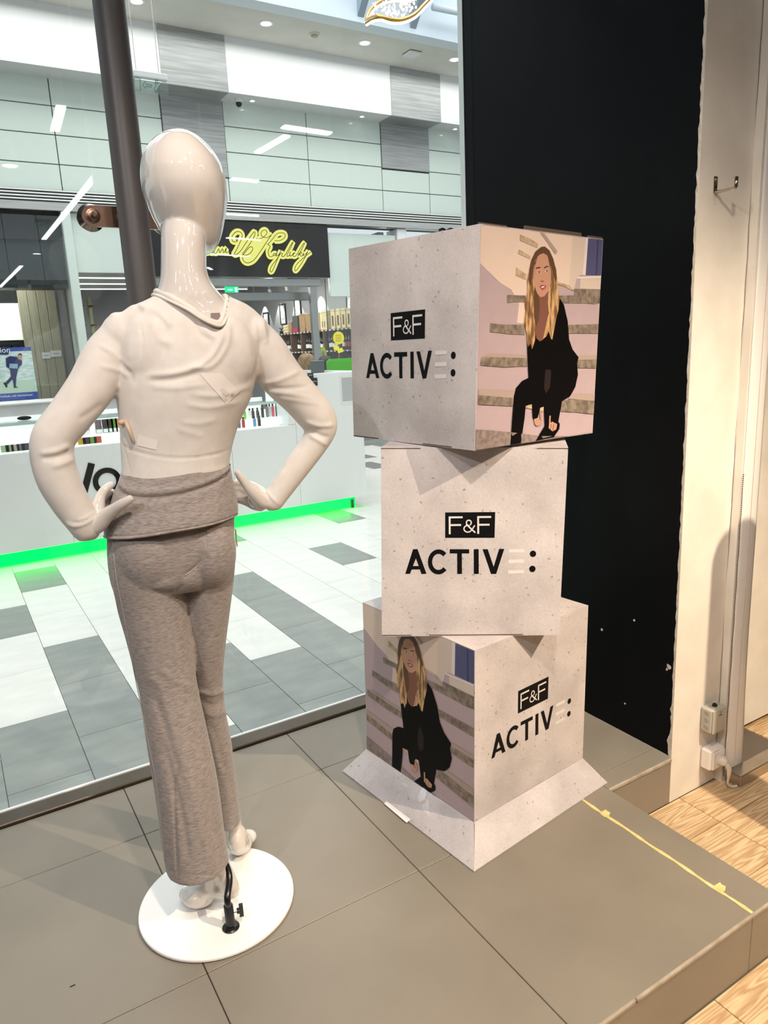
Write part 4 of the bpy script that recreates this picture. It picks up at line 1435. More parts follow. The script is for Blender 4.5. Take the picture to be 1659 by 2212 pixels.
# deltoid and shoulder-blade fullness
parts.append(ellipsoid(mp(268, 724, 0), np.array([MR * .050, MVv * .060, (0, 0, .050)]), 18, 12))
parts.append(ellipsoid(mp(544, 722, 0), np.array([MR * .044, MVv * .058, (0, 0, .050)]), 18, 12))
parts.append(ellipsoid(mp(346, 765, -.044), np.array([MR * .085, MVv * .051, (0, 0, .100)]), 18, 12))
parts.append(ellipsoid(mp(482, 760, -.044), np.array([MR * .075, MVv * .051, (0, 0, .095)]), 18, 12))
co, no, fa = remeshed(parts, .0042, 9)
SH = [
    ([(318, 812), (370, 808), (420, 795), (455, 772), (478, 735), (486, 700)], 7, 6.0),
    ([(320, 822), (380, 818), (430, 806)], 8, -4.0),
    ([(408, 792), (445, 795), (470, 778), (492, 740), (494, 690)], 6, 4.5),
    ([(300, 668), (335, 672), (358, 690), (371, 708)], 7, 5.0),
    ([(296, 660), (262, 668), (235, 684)], 6, 3.0),
    ([(300, 656), (312, 668), (318, 672)], 5, 4.0),
    ([(330, 690), (345, 730), (375, 745)], 9, 3.0),
    ([(420, 690), (430, 720), (455, 735)], 6, -3.0),
    ([(440, 705), (455, 725), (468, 728)], 5, 3.0),
    ([(410, 850), (460, 855), (510, 845), (545, 830)], 6, 2.5), ([(400, 872), (450, 880), (520, 868)], 6, 2.0),
    ([(330, 835), (380, 838), (450, 830)], 6, 2.0), ([(390, 910), (430, 915), (470, 905)], 6, 1.5),
    ([(380, 925), (410, 935), (440, 945)], 7, 1.5),
    ([(240, 755), (270, 785), (290, 830)], 6, -2.0), ([(215, 745), (255, 770), (285, 800)], 5, 3.0), ([(215, 790), (255, 800), (280, 815)], 6, 2.5),
    ([(300, 690), (308, 740), (302, 800), (290, 840)], 3, -1.6),
    ([(225, 870), (190, 895), (170, 905)], 7, -2.5), ([(150, 962), (120, 975), (85, 980)], 6, 4.0), ([(155, 975), (120, 988), (90, 990)], 6, -4.0), ([(160, 990), (135, 1002), (110, 1008)], 6, 3.5),
    ([(215, 1100), (190, 1118), (165, 1126)], 4, 3.0), ([(205, 1116), (185, 1130), (160, 1136), (142, 1128)], 4, 3.5), ([(208, 1106), (186, 1124), (156, 1131)], 3, -2.5),
    ([(556, 700), (562, 735), (556, 790), (548, 830)], 3, -2.0), ([(566, 690), (572, 720), (575, 745)], 5, 3.5),
    ([(558, 830), (600, 822), (650, 800)], 5, 2.5), ([(560, 838), (610, 840), (670, 835)], 5, -2.5), ([(600, 860), (640, 865), (690, 872)], 5, 2.0), ([(565, 845), (620, 850), (680, 862)], 5, 2.0),
    ([(660, 910), (690, 920), (722, 918)], 5, 3.5), ([(664, 925), (690, 940), (712, 945)], 5, -3.0), ([(668, 940), (690, 952), (706, 962)], 4, 3.0),
    ([(655, 952), (640, 985), (610, 1030), (590, 1062)], 2.2, -2.0), ([(640, 960), (625, 985), (612, 1005)], 4, 2.2), ([(612, 1015), (600, 1035), (588, 1050)], 4, 2.0),
    ([(575, 1060), (585, 1072), (602, 1090)], 3, 2.5),
    ([(262, 958), (285, 972), (340, 986), (400, 990), (460, 983), (500, 970)], 2.4, -2.4),
    ([(250, 840), (252, 900), (262, 950), (284, 1028)], 2.2, -1.6), ([(430, 1020), (470, 1015), (490, 1010)], 6, 1.5),
]
co = folds(co, no, SH)
# neckline ring (sagging to the right at the back)
ring_px = [(337, 630, 0.0), (361, 638, -.050), (404, 661, -.082), (432, 681, -.090), (458, 695, -.090), (474, 697, -.084), (482, 683, -.070), (490, 657, -.03), (487, 641, .010)]
ring3 = [mp(x, y, b) for x, y, b in ring_px]
ring3 += [mp(470, 650, .055), mp(430, 662, .080), mp(385, 660, .080), mp(348, 645, .050)]
RING = smooth_path(ring3, 8, closed=True)
rc = RING.mean(0)
ang_r = np.arctan2(RING[:, 1] - rc[1], RING[:, 0] - rc[0])
rad_r = np.hypot(RING[:, 1] - rc[1], RING[:, 0] - rc[0])
o_ = np.argsort(ang_r)
ang_v = np.arctan2(co[:, 1] - rc[1], co[:, 0] - rc[0])
rad_v = np.hypot(co[:, 1] - rc[1], co[:, 0] - rc[0])
zr = np.interp(ang_v, ang_r[o_], RING[o_, 2], period=2 * math.pi)
rr_ = np.interp(ang_v, ang_r[o_], rad_r[o_], period=2 * math.pi)
# pull the cloth onto the ring near it, then cut what lies above
near = np.exp(-((rad_v - rr_) / .03) ** 2) * np.exp(-((co[:, 2] - zr) / .03) ** 2)
cut = (co[:, 2] > zr - .001) & (rad_v < rr_ + .004)
hem_cut = np.zeros(len(co), bool)
keep = [f for f in fa if not cut[f].any()]
# open lower hem: drop the flat cap
zmin = co[:, 2].min()
cap = (no[:, 2] < -.8) & (co[:, 2] < 1.15)
keep = [f for f in keep if not cap[f].all()]
use = np.zeros(len(co), bool)
for f in keep:
    use[f] = True
remap = np.cumsum(use) - 1
shirt = obj('shirt', (co[use], [remap[f] for f in keep]), knit_m, man, smooth=True)
bind_m = mat('cream_rib_binding', srgb(228, 219, 210), 0.8)
obj('neck_binding', tube(RING, .0062, 8, closed=True, flat=((0, 0, 1), 1.15)), bind_m, shirt, smooth=True)
RING2 = RING + np.stack([(RING[:, 0] - rc[0]) / rad_r * .008, (RING[:, 1] - rc[1]) / rad_r * .008, np.full(len(RING), -.006)], 1)
obj('neck_binding', tube(RING2, .0035, 6, closed=True), bind_m, shirt, smooth=True)
# inner label and grey lining glimpse at the collar
q = mp(470, 686, -.078)
obj('neck_label', hexa([q + MR * a + np.array([0, 0, z]) + MVv * d for z in (-.008, .010) for a, d in ((-.014, 0), (.006, 0), (.006, .002), (-.014, .002))]), mat('grey_label', srgb(140, 124, 120), .8), shirt)

bvh_src = None
from mathutils.bvhtree import BVHTree
bvh = BVHTree.FromPolygons([tuple(p) for p in co[use]], [tuple(int(i) for i in remap[f]) for f in keep])


def on_shirt(px, py, lift):
    o = Vector((0, 0, CAM_H))
    d = Vector(ray(px, py)).normalized()
    h = bvh.ray_cast(o, d)
    if h[0] is None:
        return None
    n = h[1] if h[1].dot(d) < 0 else -h[1]
    return np.array(h[0] + n * lift)


def patch(name, quad, m, nu, nv, lift, parent):
    a, b, c, d = (np.array(p, float) for p in quad)
    V, F = [], []
    for i in range(nu + 1):
        for j in range(nv + 1):
            u, v = i / nu, j / nv
            p = (a * (1 - u) + b * u) * (1 - v) + (d * (1 - u) + c * u) * v
            q = on_shirt(p[0], p[1], lift)
            if q is None:
                return None
            V.append(q)
    for i in range(nu):
        for j in range(nv):
            k = i * (nv + 1) + j
            F.append((k, k + nv + 1, k + nv + 2, k + 1))
    return obj(name, (V, F), m, parent, smooth=True)


st_m = mat('sticker_under_cloth', srgb(236, 227, 220), 0.75)
st_d = mat('sticker_print', srgb(216, 204, 195), 0.8)
s1 = patch('sticker', [(430, 806), (478, 806), (517, 845), (490, 874)], st_m, 10, 10, .0012, shirt)
if s1:
    for qd in [[(474, 842), (482, 838), (494, 850), (486, 856)], [(483, 862), (488, 859), (492, 864), (487, 868)], [(497, 852), (502, 849), (506, 853), (501, 857)]]:
        patch('sticker_mark', qd, st_d, 3, 3, .0019, s1)
patch('sticker', [(300, 938), (342, 952), (338, 972), (296, 962)], st_m, 8, 6, .0012, shirt)
# hard tag clipped to the side seam
tg = mat('beige_hard_tag', srgb(206, 180, 158), .4)
a, b = on_shirt(275, 908, .006), on_shirt(292, 955, .006)
if a is not None and b is not None:
    tgo = obj('security_tag', tube([a, a * .5 + b * .5 + np.array([0, 0, .004]), b], [.0045, .0042, .0038], 10), tg, man, smooth=True)
    a2 = on_shirt(268, 912, .004)
    obj('tag_head', ellipsoid(a if a2 is None else a2, [MR * .010, MVv * .008, (0, 0, .007)], 14, 8), tg, tgo, smooth=True)

# ---- trousers
trouser_m = mat('heather_knit', srgb(140, 128, 122), 0.9, sheen=0.25)
nt = trouser_m.node_tree
b_ = nt.nodes['Principled BSDF']
tc = _n(trouser_m, 'ShaderNodeTexCoord')
m1 = _n(trouser_m, 'ShaderNodeMapping'); m1.inputs['Scale'].default_value = (420, 420, 2600)
n1 = _n(trouser_m, 'ShaderNodeTexNoise'); n1.inputs['Scale'].default_value = 1.0; n1.inputs['Detail'].default_value = 4
m2 = _n(trouser_m, 'ShaderNodeMapping'); m2.inputs['Scale'].default_value = (70, 70, 420)
n2 = _n(trouser_m, 'ShaderNodeTexNoise'); n2.inputs['Scale'].default_value = 1.0; n2.inputs['Detail'].default_value = 3
nt.links.new(tc.outputs['Object'], m1.inputs[0]); nt.links.new(m1.outputs[0], n1.inputs['Vector'])
nt.links.new(tc.outputs['Object'], m2.inputs[0]); nt.links.new(m2.outputs[0], n2.inputs['Vector'])
ad = _n(trouser_m, 'ShaderNodeMath', operation='MULTIPLY_ADD'); ad.inputs[1].default_value = .7
nt.links.new(n1.outputs['Fac'], ad.inputs[0]); nt.links.new(n2.outputs['Fac'], ad.inputs[2])
cr = _n(trouser_m, 'ShaderNodeValToRGB')
cr.color_ramp.elements[0].position = .60; cr.color_ramp.elements[0].color = srgb(122, 113, 109)
cr.color_ramp.elements[1].position = 1.10; cr.color_ramp.elements[1].color = srgb(170, 158, 152)
nt.links.new(ad.outputs[0], cr.inputs[0]); nt.links.new(cr.outputs[0], b_.inputs['Base Color'])
bpn = _n(trouser_m, 'ShaderNodeBump'); bpn.inputs['Strength'].default_value = .12; bpn.inputs['Distance'].default_value = .002
nt.links.new(n1.outputs['Fac'], bpn.inputs['Height']); nt.links.new(bpn.outputs[0], b_.inputs['Normal'])

parts = [loft(rings_from(HIPS, 56, 50, off=-.003)), loft(rings_from(LEG_L, 40, 70)), loft(rings_from(LEG_R, 40, 70))]
parts.append(ellipsoid(mp(326, 1192, -.036), np.array([MR * .082, MVv * .090, (0, 0, .105)]), 20, 14))
parts.append(ellipsoid(mp(450, 1186, -.034), np.array([MR * .066, MVv * .088, (0, 0, .100)]), 20, 14))
co, no, fa = remeshed(parts, .0042, 8)
TF = [
    ([(441, 1140), (444, 1180), (436, 1210), (415, 1232), (396, 1242)], 2.2, -3.0),
    ([(438, 1190), (432, 1212), (412, 1236), (396, 1248)], 9, -3.5),
    ([(330, 1275), (355, 1282), (385, 1274), (398, 1262)], 5, -3.0), ([(300, 1264), (340, 1268), (380, 1256)], 7, 2.0),
    ([(240, 1180), (246, 1260), (268, 1380), (302, 1530)], 2.0, 1.8),
    ([(318, 1460), (345, 1480), (362, 1530), (380, 1600)], 8, 3.0), ([(330, 1500), (352, 1560), (390, 1680)], 8, -2.5), ([(345, 1440), (380, 1470), (420, 1485)], 9, 2.5),
    ([(425, 1490), (455, 1500), (484, 1492)], 5, 4.0), ([(432, 1510), (460, 1525), (486, 1510)], 6, -3.0), ([(440, 1540), (465, 1545), (490, 1535)], 6, 3.0), ([(450, 1560), (470, 1600), (485, 1680)], 7, -2.5),
    ([(352, 1600), (372, 1680), (392, 1760), (412, 1880)], 9, -4.5), ([(385, 1600), (412, 1700), (440, 1800), (455, 1890)], 10, 3.5), ([(372, 1680), (378, 1780), (384, 1900)], 3, -4.0),
    ([(336, 1690), (348, 1780), (360, 1885)], 2.2, 2.0),
    ([(430, 1700), (452, 1790), (478, 1890)], 8, -3.0),
    ([(470, 1640), (490, 1700), (502, 1780)], 7, 2.5),
    ([(362, 1878), (420, 1892), (490, 1886)], 2.0, -1.5),
]
co = folds(co, no, TF)
# the hem dips at the near side of the left leg
P_ = project(co)
trous = obj('trousers', (co, fa), trouser_m, man, smooth=True)
# pale flat-lock seams: crotch seam and outer seam
bvh = BVHTree.FromPolygons([tuple(p) for p in co], [tuple(int(i) for i in f) for f in fa])
seam_m = mat('pale_seam_thread', srgb(176, 164, 158), 0.9)


def seam(pxs, r, parent, lift=.0006):
    S = smooth_path(np.array(pxs, float), 8)
    pts = [on_shirt(x, y, lift) for x, y in S]
    pts = [p for p in pts if p is not None]
    if len(pts) > 3:
        return obj('seam', tube(pts, r, 6), seam_m, parent, smooth=True)


seam([(441, 1150), (444, 1180), (437, 1210), (416, 1232), (399, 1243)], .0013, trous)
seam([(244, 1160), (246, 1200), (254, 1260), (270, 1340), (284, 1420), (300, 1500), (320, 1600), (336, 1680), (346, 1760), (358, 1860)], .0012, trous)
# folded-over waistband
WB = [(1012, 266, 497, 0, .094), (1030, 259, 500, 0, .099), (1055, 248, 505, 0, .106), (1085, 239, 511, 0, .114), (1108, 231, 515, 0, .1205), (1126, 229, 516, 0, .1235), (1134, 229, 515, 0, .1235)]
R_ = rings_from(WB, 120, 72, off=.003)
R_ = [r.copy() for r in R_]
nR = len(R_)
for i, r in enumerate(R_):
    t = i / (nR - 1)
    for k in range(len(r)):
        a = 2 * math.pi * k / len(r)
        bk = max(0, -math.sin(a))
        # rises to the right like the worn fold
        r[k][2] += .010 * t * math.cos(a) + .014 * t * bk
        n_ = MR * math.cos(a) + MVv * math.sin(a)
        tc_ = .08 + .24 * bk - .05 * math.cos(a)
        dsp = .0045 * math.exp(-((t - tc_ + .06) / .05) ** 2) * min(1, bk * 2)
        dsp -= .0050 * math.exp(-((t - tc_ - .03) / .035) ** 2) * min(1, bk * 2)
        dsp += .0020 * math.sin(t * 9 + 3 * math.cos(a)) * bk * .5
        dsp -= .0022 * math.exp(-((t - .88) / .03) ** 2)
        dsp += .0015 * math.exp(-((t - .95) / .04) ** 2)
        # seat fullness
        for a0, w0 in ((-2.05, .5), (-1.1, .45)):
            dsp += .014 * t * t * math.exp(-((a - 2 * math.pi - a0) / w0) ** 2)
        r[k] += n_ * dsp
last = R_[-1].copy()
ctr_ = last.mean(0)
R_.append(ctr_ + (last - ctr_) * .985 + np.array([0, 0, -.002]))
R_.append(ctr_ + (last - ctr_) * .95 + np.array([0, 0, .002]))
wb = obj('waistband', loft(R_, caps=False), trouser_m, man, smooth=True)
# small price tag and button at the right hip
q = mp(511, 1160, .03)
obj('price_tag', hexa([q + MR * a + MVv * d + np.array([0, 0, z]) for z in (-.022, .020) for a, d in ((-.002, -.014), (0, -.014), (0, .010), (-.002, .010))]), mat('kraft_card', srgb(190, 172, 152), .8), man)

# ------------------------------------------------------------------ the mall beyond the window
FY = 11.0                                       # plane of the shop fronts opposite
M['mint'] = mat('mint_glass_cladding', srgb(203, 214, 206), 0.12, spec=0.6)
M['mint_back'] = mat('cladding_joint', srgb(112, 124, 118), 0.8)
M['grey_panel'] = noise_mat('grey_streaked_panel', srgb(140, 142, 142), srgb(166, 168, 168), 4, (.4, 1, 9), rough=0.5)
M['mall_white'] = mat('mall_plaster', srgb(216, 217, 218), 0.8)
M['mall_ceiling'] = noise_mat('mall_ceiling_plaster', srgb(206, 204, 196), srgb(214, 212, 204), 3, rough=0.9)
M['brushed'] = noise_mat('brushed_band', srgb(190, 188, 182), srgb(214, 212, 206), 2.5, (1, 1, 60), rough=0.25, metal=1.0)
M['frame_alu'] = mat('grey_aluminium', srgb(150, 152, 150), 0.35, 0.7)
M['sky_tinted_white'] = mat('skylight_upstand', srgb(214, 224, 232), 0.7)  # white paint with the skylight's blue cast put into the colour
M['fin'] = mat('skylight_fin', srgb(150, 164, 178), 0.6)
M['black_sign'] = mat('black_sign_board', srgb(24, 24, 26), 0.3)
M['glow_yellow'] = emit_mat('yellow_neon', (0.80, 0.78, 0.22), 1.0)
M['warm_glow'] = emit_mat('warm_led', (1.0, 0.72, 0.35), 4.0)
M['white_glow'] = emit_mat('white_lamp', (1.0, 0.99, 0.96), 9.0)
M['tube_glow'] = emit_mat('tube_lamp', (1.0, 1.0, 0.97), 2.6)
M['green_led'] = emit_mat('green_led', (0.0, 1.0, 0.05), 3.6)
M['green_exit'] = emit_mat('green_exit', (0.0, 0.8, 0.25), 1.3)
M['kiosk'] = mat('white_gloss_laminate', srgb(240, 240, 238), 0.22)
M['shop_glass'] = pane_mat('shopfront_glass', (.93, .96, .95))
M['acrylic'] = pane_mat('clear_acrylic', (.96, .985, .975))
M['grey_wall'] = mat('wine_shop_wall', srgb(168, 170, 172), 0.85)
M['dark_ceiling'] = mat('dark_open_ceiling', srgb(58, 60, 62), 0.9)
M['shelf_wood'] = noise_mat('walnut_shelf', srgb(86, 64, 48), srgb(112, 86, 66), 8, (6, 1, 1), rough=0.6)
M['oak_panel'] = noise_mat('oak_wall_panel', srgb(142, 134, 112), srgb(164, 156, 134), 7, (9, 1, .6), rough=0.6)

# floor with every tile of the corridor
mf = struct('floor_mall', box(-12, 22, GLASS_Y + .052, 24, ZF - .1, ZF - .008), M['mall_grout'], 'light and dark tiled mall floor beyond the window')
dark_px = [(30, 1345), (85, 1250), (170, 1430), (215, 1540), (60, 1620), (250, 1600), (100, 1720), (15, 1745), (5, 1690), (550, 1275), (625, 1322), (715, 1392), (765, 1435), (620, 1450), (720, 1515), (500, 1430), (545, 1530), (585, 1560), (773, 1373), (735, 1200), (735, 1118), (520, 1167), (797, 960), (803, 985), (800, 1008), (780, 1490), (770, 1470), (520, 1580), (660, 1535), (640, 1550)]
TX0, TW, TL = .292, .3012, .6
dark = set()


def tile_key(x, y):
    k = math.floor((x - TX0) / TW)
    y0 = 3.153 if k % 2 == 0 else 3.453
    return k, math.floor((y - y0) / TL)


for px, py in dark_px:
    q = at_z(px, py, ZF)
    dark.add(tile_key(q[0], q[1]))
tl = obj('tile', cbox(.0012, TW - .0012, .0012, TL - .0012, -.02, 0, .001), M['mall_light'])
td = obj('tile', cbox(.0012, TW - .0012, .0012, TL - .0012, -.02, 0, .001), M['mall_dark'])
me_l, me_d = tl.data, td.data
bpy.data.objects.remove(tl, do_unlink=True); bpy.data.objects.remove(td, do_unlink=True)
rng = random.Random(3)
ntile = 0
for k in range(-4, 20):
    for j in range(-3, 13):
        x0 = TX0 + k * TW
        y0 = (3.153 if k % 2 == 0 else 3.453) + j * TL
        if y0 < GLASS_Y + .052 - TL or y0 > 10.2:
            continue
        vis = (y0 < 6.4 and x0 < 4.2 and x0 > y0 * .02 - .55) or (x0 > 3.3 and x0 < 6.2 and y0 > 5.0)
        if not vis:
            continue
        isd = (k, j) in dark
        if y0 < GLASS_Y + .06:        # first row is cut at the window sill
            o = obj('tile', cbox(x0 + .0012, x0 + TW - .0012, GLASS_Y + .052, y0 + TL - .0012, ZF - .02, ZF, .001), M['mall_dark'], mf)
            continue
        o = bpy.data.objects.new('tile', me_d if isd else me_l)
        COL.objects.link(o)
        o.location = (x0, y0, ZF)
        set_parent(o, mf)
        ntile += 1

# ---- facade: mint glass cladding panels above, steel band, soffit
def zy(px, py, Y=FY):
    return at_y(px, py, Y)[2]


z_band0, z_band1 = zy(560, 480), zy(560, 464)          # brushed band
z_stripe1 = zy(560, 440)
z_p = [z_stripe1, zy(560, 390), zy(560, 335), zy(560, 281), zy(560, 224)]
wf = struct('wall_facade', box(-12, 24, FY + .05, FY + .2, z_band0, z_p[-1] + .1), M['mint_back'], 'mint glass clad shopfront wall across the mall')
grey_x = [(at_y(343, 200, FY)[0], at_y(480, 230, FY)[0]), (at_y(822, 300, FY)[0], at_y(925, 300, FY)[0])]
vj = [at_y(103, 170, FY)[0], at_y(660, 250, FY)[0]]
cuts = sorted([-9.0, -6.0, -2.8] + vj + [grey_x[0][0], grey_x[0][1], grey_x[1][0], grey_x[1][1], 13.5, 17])
for i in range(len(cuts) - 1):
    x0, x1 = cuts[i], cuts[i + 1]
    isg = any(abs(x0 - g0) < 1e-6 for g0, g1 in grey_x)
    for j in range(4):
        if isg and j >= (1 if x0 > 5 else 1):
            continue
        obj('panel', cbox(x0 + .006, x1 - .006, FY, FY + .05, z_p[j] + .006, z_p[j + 1] - .006, .003), M['mint'], wf)
    if isg:
        obj('grey_panel', cbox(x0 + .006, x1 - .006, FY - .02, FY + .05, z_p[1] + .006 if x0 < 5 else zy(870, 367), z_p[4] - .006, .003), M['grey_panel'], wf)
        if x0 > 5:
            obj('panel', cbox(x0 + .006, x1 - .006, FY, FY + .05, z_p[1] + .006, zy(870, 370), .003), M['mint'], wf)
# stripes and brushed band
tr = struct('trim_1', box(-12, 24, FY - .06, FY + .05, z_band1 + .005, z_stripe1), M['black_seal'], 'dark ribbed reveal above the steel band')
dzs = (z_stripe1 - z_band1)
for k in range(4):
    z0 = z_band1 + .01 + dzs * (k + .35) / 4.2
    obj('rib', cbox(-12, 24, FY - .070, FY - .05, z0, z0 + dzs / 4.2 * .48, .003), M['white_edge'], tr)
struct('trim_2', cbox(-12, 24, FY - .10, FY + .05, z_band0, z_band1, .006), M['brushed'], 'brushed steel band over the shopfronts')

# fascia with soffit
z_sof = zy(500, 222)
y_fas = at_z(500, 200, z_sof)[1]
z_fas = at_y(500, 80, y_fas)[2]
fas = struct('wall_fascia', box(-12, 24, y_fas, FY + .3, z_sof, z_fas), M['mall_white'], 'white bulkhead above the mint cladding')
for a, b in [((338, 60), (487, 120)), ((842, 145), (950, 180))]:
    x0, x1 = at_y(*a, y_fas)[0], at_y(*b, y_fas)[0]
    obj('grey_panel', cbox(x0, x1, y_fas - .012, y_fas + .01, z_sof - .004, z_fas - .004, .003), M['grey_panel'], fas)
    obj('grey_panel', box(x0, x1, y_fas - .010, FY - .03, z_sof - .008, z_sof - .002), M['grey_panel'], fas)
y_c = at_z(700, 32, z_fas)[1]
cm = struct('ceiling_mall', box(-12, 24, y_c + .24, FY + .3, z_fas, z_fas + .3), M['mall_ceiling'], 'pale ceiling strip with downlights in the mall')
sk = struct('wall_skylight', box(-12, 24, y_c, y_c + .24, z_fas + .0005, z_fas + 4), M['sky_tinted_white'], 'white upstand under the mall skylight')
for (a, b, c) in [((774, 0), (776, 36), (830, -40)), ((888, -10), (890, 61), (960, 0))]:
    p = at_y(*b, y_c - .05)
    w = .10
    x0 = p[0]
    zt = p[2] + 1.6
    # triangular fin running toward the viewer
    tri = [(x0, y_c + .02, p[2]), (x0, y_c - 1.5, zt), (x0, y_c + .02, zt)]
    obj('skylight_fin', ([(x + w * 0, y, z) for x, y, z in tri] + [(x + w, y, z) for x, y, z in tri], [(0, 1, 2), (5, 4, 3), (0, 3, 4, 1), (1, 4, 5, 2), (2, 5, 3, 0)]), M['fin'], sk)
for px in (600, 660):
    pass
p, q = at_y(985, 22, y_c - .3), at_y(1100, 60, y_c - .3)
obj('cross_pipe', cyl(at_y(935, 15, y_c - .2), at_y(1040, 36, y_c - .2), .045, n=16), M['sky_tinted_white'], sk, smooth=True)

# ceiling downlights
def lamp(px, py, z, r, name, lab, grp, glow=None):
    q = at_z(px, py, z)
    t = thing(name, lab, 'lamp', (q[0], q[1], z), grp)
    obj('ring', lathe((q[0], q[1], z + .002), (0, 0, -1), [(0, r * 1.35), (.006, r * 1.35), (.012, r * 1.2), (.012, r), (-.01, r * .95), (-.01, .001)], 28), M['white_edge'], t, smooth=True, angle=35)
    obj('bulb', lathe((q[0], q[1], z - .004), (0, 0, -1), [(0, r * .93), (.006, r * .85), (.010, r * .4), (.011, .001)], 24), glow or M['white_glow'], t, smooth=True)
    return t


for (px, py), lab in zip([(295, 2), (575, 50), (788, 92), (982, 128)], ['round downlight above the hanging exit sign', 'round downlight left of the smoke detector', 'round downlight between the detector and the square sensor', 'round downlight beside the black wall edge']):
    lamp(px, py, z_fas, .072, 'downlight', lab + ' in the mall ceiling', 'mall ceiling downlights')
for (px, py), lab in zip([(545, 217), (782, 251), (983, 278)], ['tiny soffit light next to the security camera', 'tiny soffit light left of the right grey panel', 'tiny soffit light near the black wall']):
    lamp(px, py, z_sof, .034, 'soffit_light', lab, 'small soffit lights')
q = at_z(679, 73, z_fas)
t = thing('smoke_detector', 'round beige smoke detector on the mall ceiling', 'smoke detector', (q[0], q[1], z_fas))
obj('base', lathe((q[0], q[1], z_fas), (0, 0, -1), [(0, .075), (.012, .075), (.02, .06)], 28), mat('beige_plastic', srgb(206, 198, 178), .5), t)
obj('sensor', lathe((q[0], q[1], z_fas - .018), (0, 0, -1), [(0, .05), (.02, .045), (.03, .02), (.03, .001)], 24), mat('grey_sensor', srgb(170, 166, 154), .5), t)
q = at_z(890, 114, z_fas)
t = thing('ceiling_sensor', 'square white sensor box on the mall ceiling', 'sensor', (q[0], q[1], z_fas))
obj('box', cbox(q[0] - .11, q[0] + .11, q[1] - .11, q[1] + .11, z_fas - .035, z_fas - .006, .012), M['mall_white'], t)
obj('gap_frame', box(q[0] - .10, q[0] + .10, q[1] - .10, q[1] + .10, z_fas - .0065, z_fas), M['black_seal'], t)
q = at_z(515, 212, z_sof)
t = thing('security_camera', 'small dome security camera under the white soffit', 'camera', (q[0], q[1], z_sof))
obj('mount', lathe((q[0], q[1], z_sof), (0, 0, -1), [(0, .055), (.05, .055), (.06, .048)], 24), M['mall_white'], t)
obj('dome', lathe((q[0], q[1], z_sof - .055), (0, 0, -1), [(0, .045), (.03, .042), (.055, .028), (.065, .001)], 24), mat('black_dome', srgb(16, 16, 18), .1), t, smooth=True)

# hanging exit sign (acrylic plate on wires)
EY = 7.2
t = thing('exit_sign', 'clear acrylic exit sign with running man hanging on wires', 'exit sign', tuple(at_y(325, 185, EY)))
def er(px, py, dy=0.0):
    return at_y(px, py, EY) + np.array([0, dy, 0])
a, b = er(287, 150), er(359, 172)
zt, zb = .5 * (er(323, 157)[2] + er(323, 157)[2]), er(325, 171)[2]
x0, x1 = er(287, 152)[0], er(360, 165)[0]
obj('light_bar', cbox(x0, x1, EY - .03, EY + .03, zb, zt, .006), M['mall_white'], t)
z2 = er(325, 204)[2]
obj('plate', box(x0 + .005, x1, EY - .004, EY + .004, z2, zb), M['acrylic'], t)
sg_m = mat('sign_green', srgb(60, 130, 110), .5)
def line_set(name, polys, r, Y, m, parent, closed=True):
    return obj(name, merge(*[tube([at_y(x, y, Y) for x, y in pl], r, 6, closed=closed) for pl in polys]), m, parent)
line_set('pictogram', [[(290, 168), (302, 170), (304, 196), (291, 194)], [(308, 183), (314, 176), (314, 181), (328, 184), (328, 188), (315, 186), (315, 191)], [(335, 178), (339, 180), (345, 178), (349, 183), (343, 186), (346, 195), (353, 197), (344, 198), (340, 192), (336, 200), (333, 190), (337, 186)], [(336, 172), (340, 173), (340, 178), (336, 178)]], .0035, EY - .006, sg_m, t)
for px0, px1 in ((294, 279), (343, 330)):
    p = er(px0, 152 if px0 < 300 else 160)
    obj('wire', cyl(p, p + np.array([0, 0, 2.2]), .003, n=6), M['steel'], t)

# chandelier: leaf-shaped gold ring with crystal strings
CY = 6.5
t = thing('chandelier', 'leaf-shaped gold chandelier with crystal drops hanging in the mall', 'chandelier', tuple(at_y(860, 20, CY)))
ring_c = [(790, 47), (800, 22), (822, 4), (850, -3), (885, -4), (930, -18), (935, -10), (915, 12), (895, 32), (870, 43), (845, 44), (820, 37), (803, 40)]
P3_ = [at_y(x, y, CY + .35 * math.sin(i / 13 * 2 * math.pi)) for i, (x, y) in enumerate(ring_c)]
S3 = smooth_path(P3_, 6, closed=True)
obj('gold_ring', tube(S3, .014, 8, closed=True, flat=((0, 0, 1), 1.8)), mat('gold', srgb(170, 130, 70), .25, 1.0), t, smooth=True)
obj('led_edge', tube(S3 + np.array([0, -.010, -.026]), .011, 6, closed=True), M['warm_glow'], t, smooth=True)
cr_m = mat('crystal', srgb(250, 240, 225), .05, emit=(1, .9, .75), estr=1.2)
gs = []
for i in range(110):
    px, py = rng.uniform(805, 905), rng.uniform(2, 38)
    if py > 42 - (max(0, px - 860)) * .6:
        continue
    c = at_y(px, py, CY + rng.uniform(-.15, .15))
    r = rng.uniform(.006, .013)
    gs.append(ellipsoid(c, [(r, 0, 0), (0, r, 0), (0, 0, r * 1.3)], 6, 4))
cr_o = obj('crystals', merge(*gs), cr_m, t)
cr_o['kind'] = 'stuff'
wr = [cyl(at_y(x, 38 - abs(x - 850) * .15, CY), at_y(x, 38 - abs(x - 850) * .15, CY) + np.array([0, 0, .6]), .0015, n=5) for x in range(806, 905, 5)]
wo = obj('strings', merge(*wr), M['steel'], t)
wo['kind'] = 'stuff'

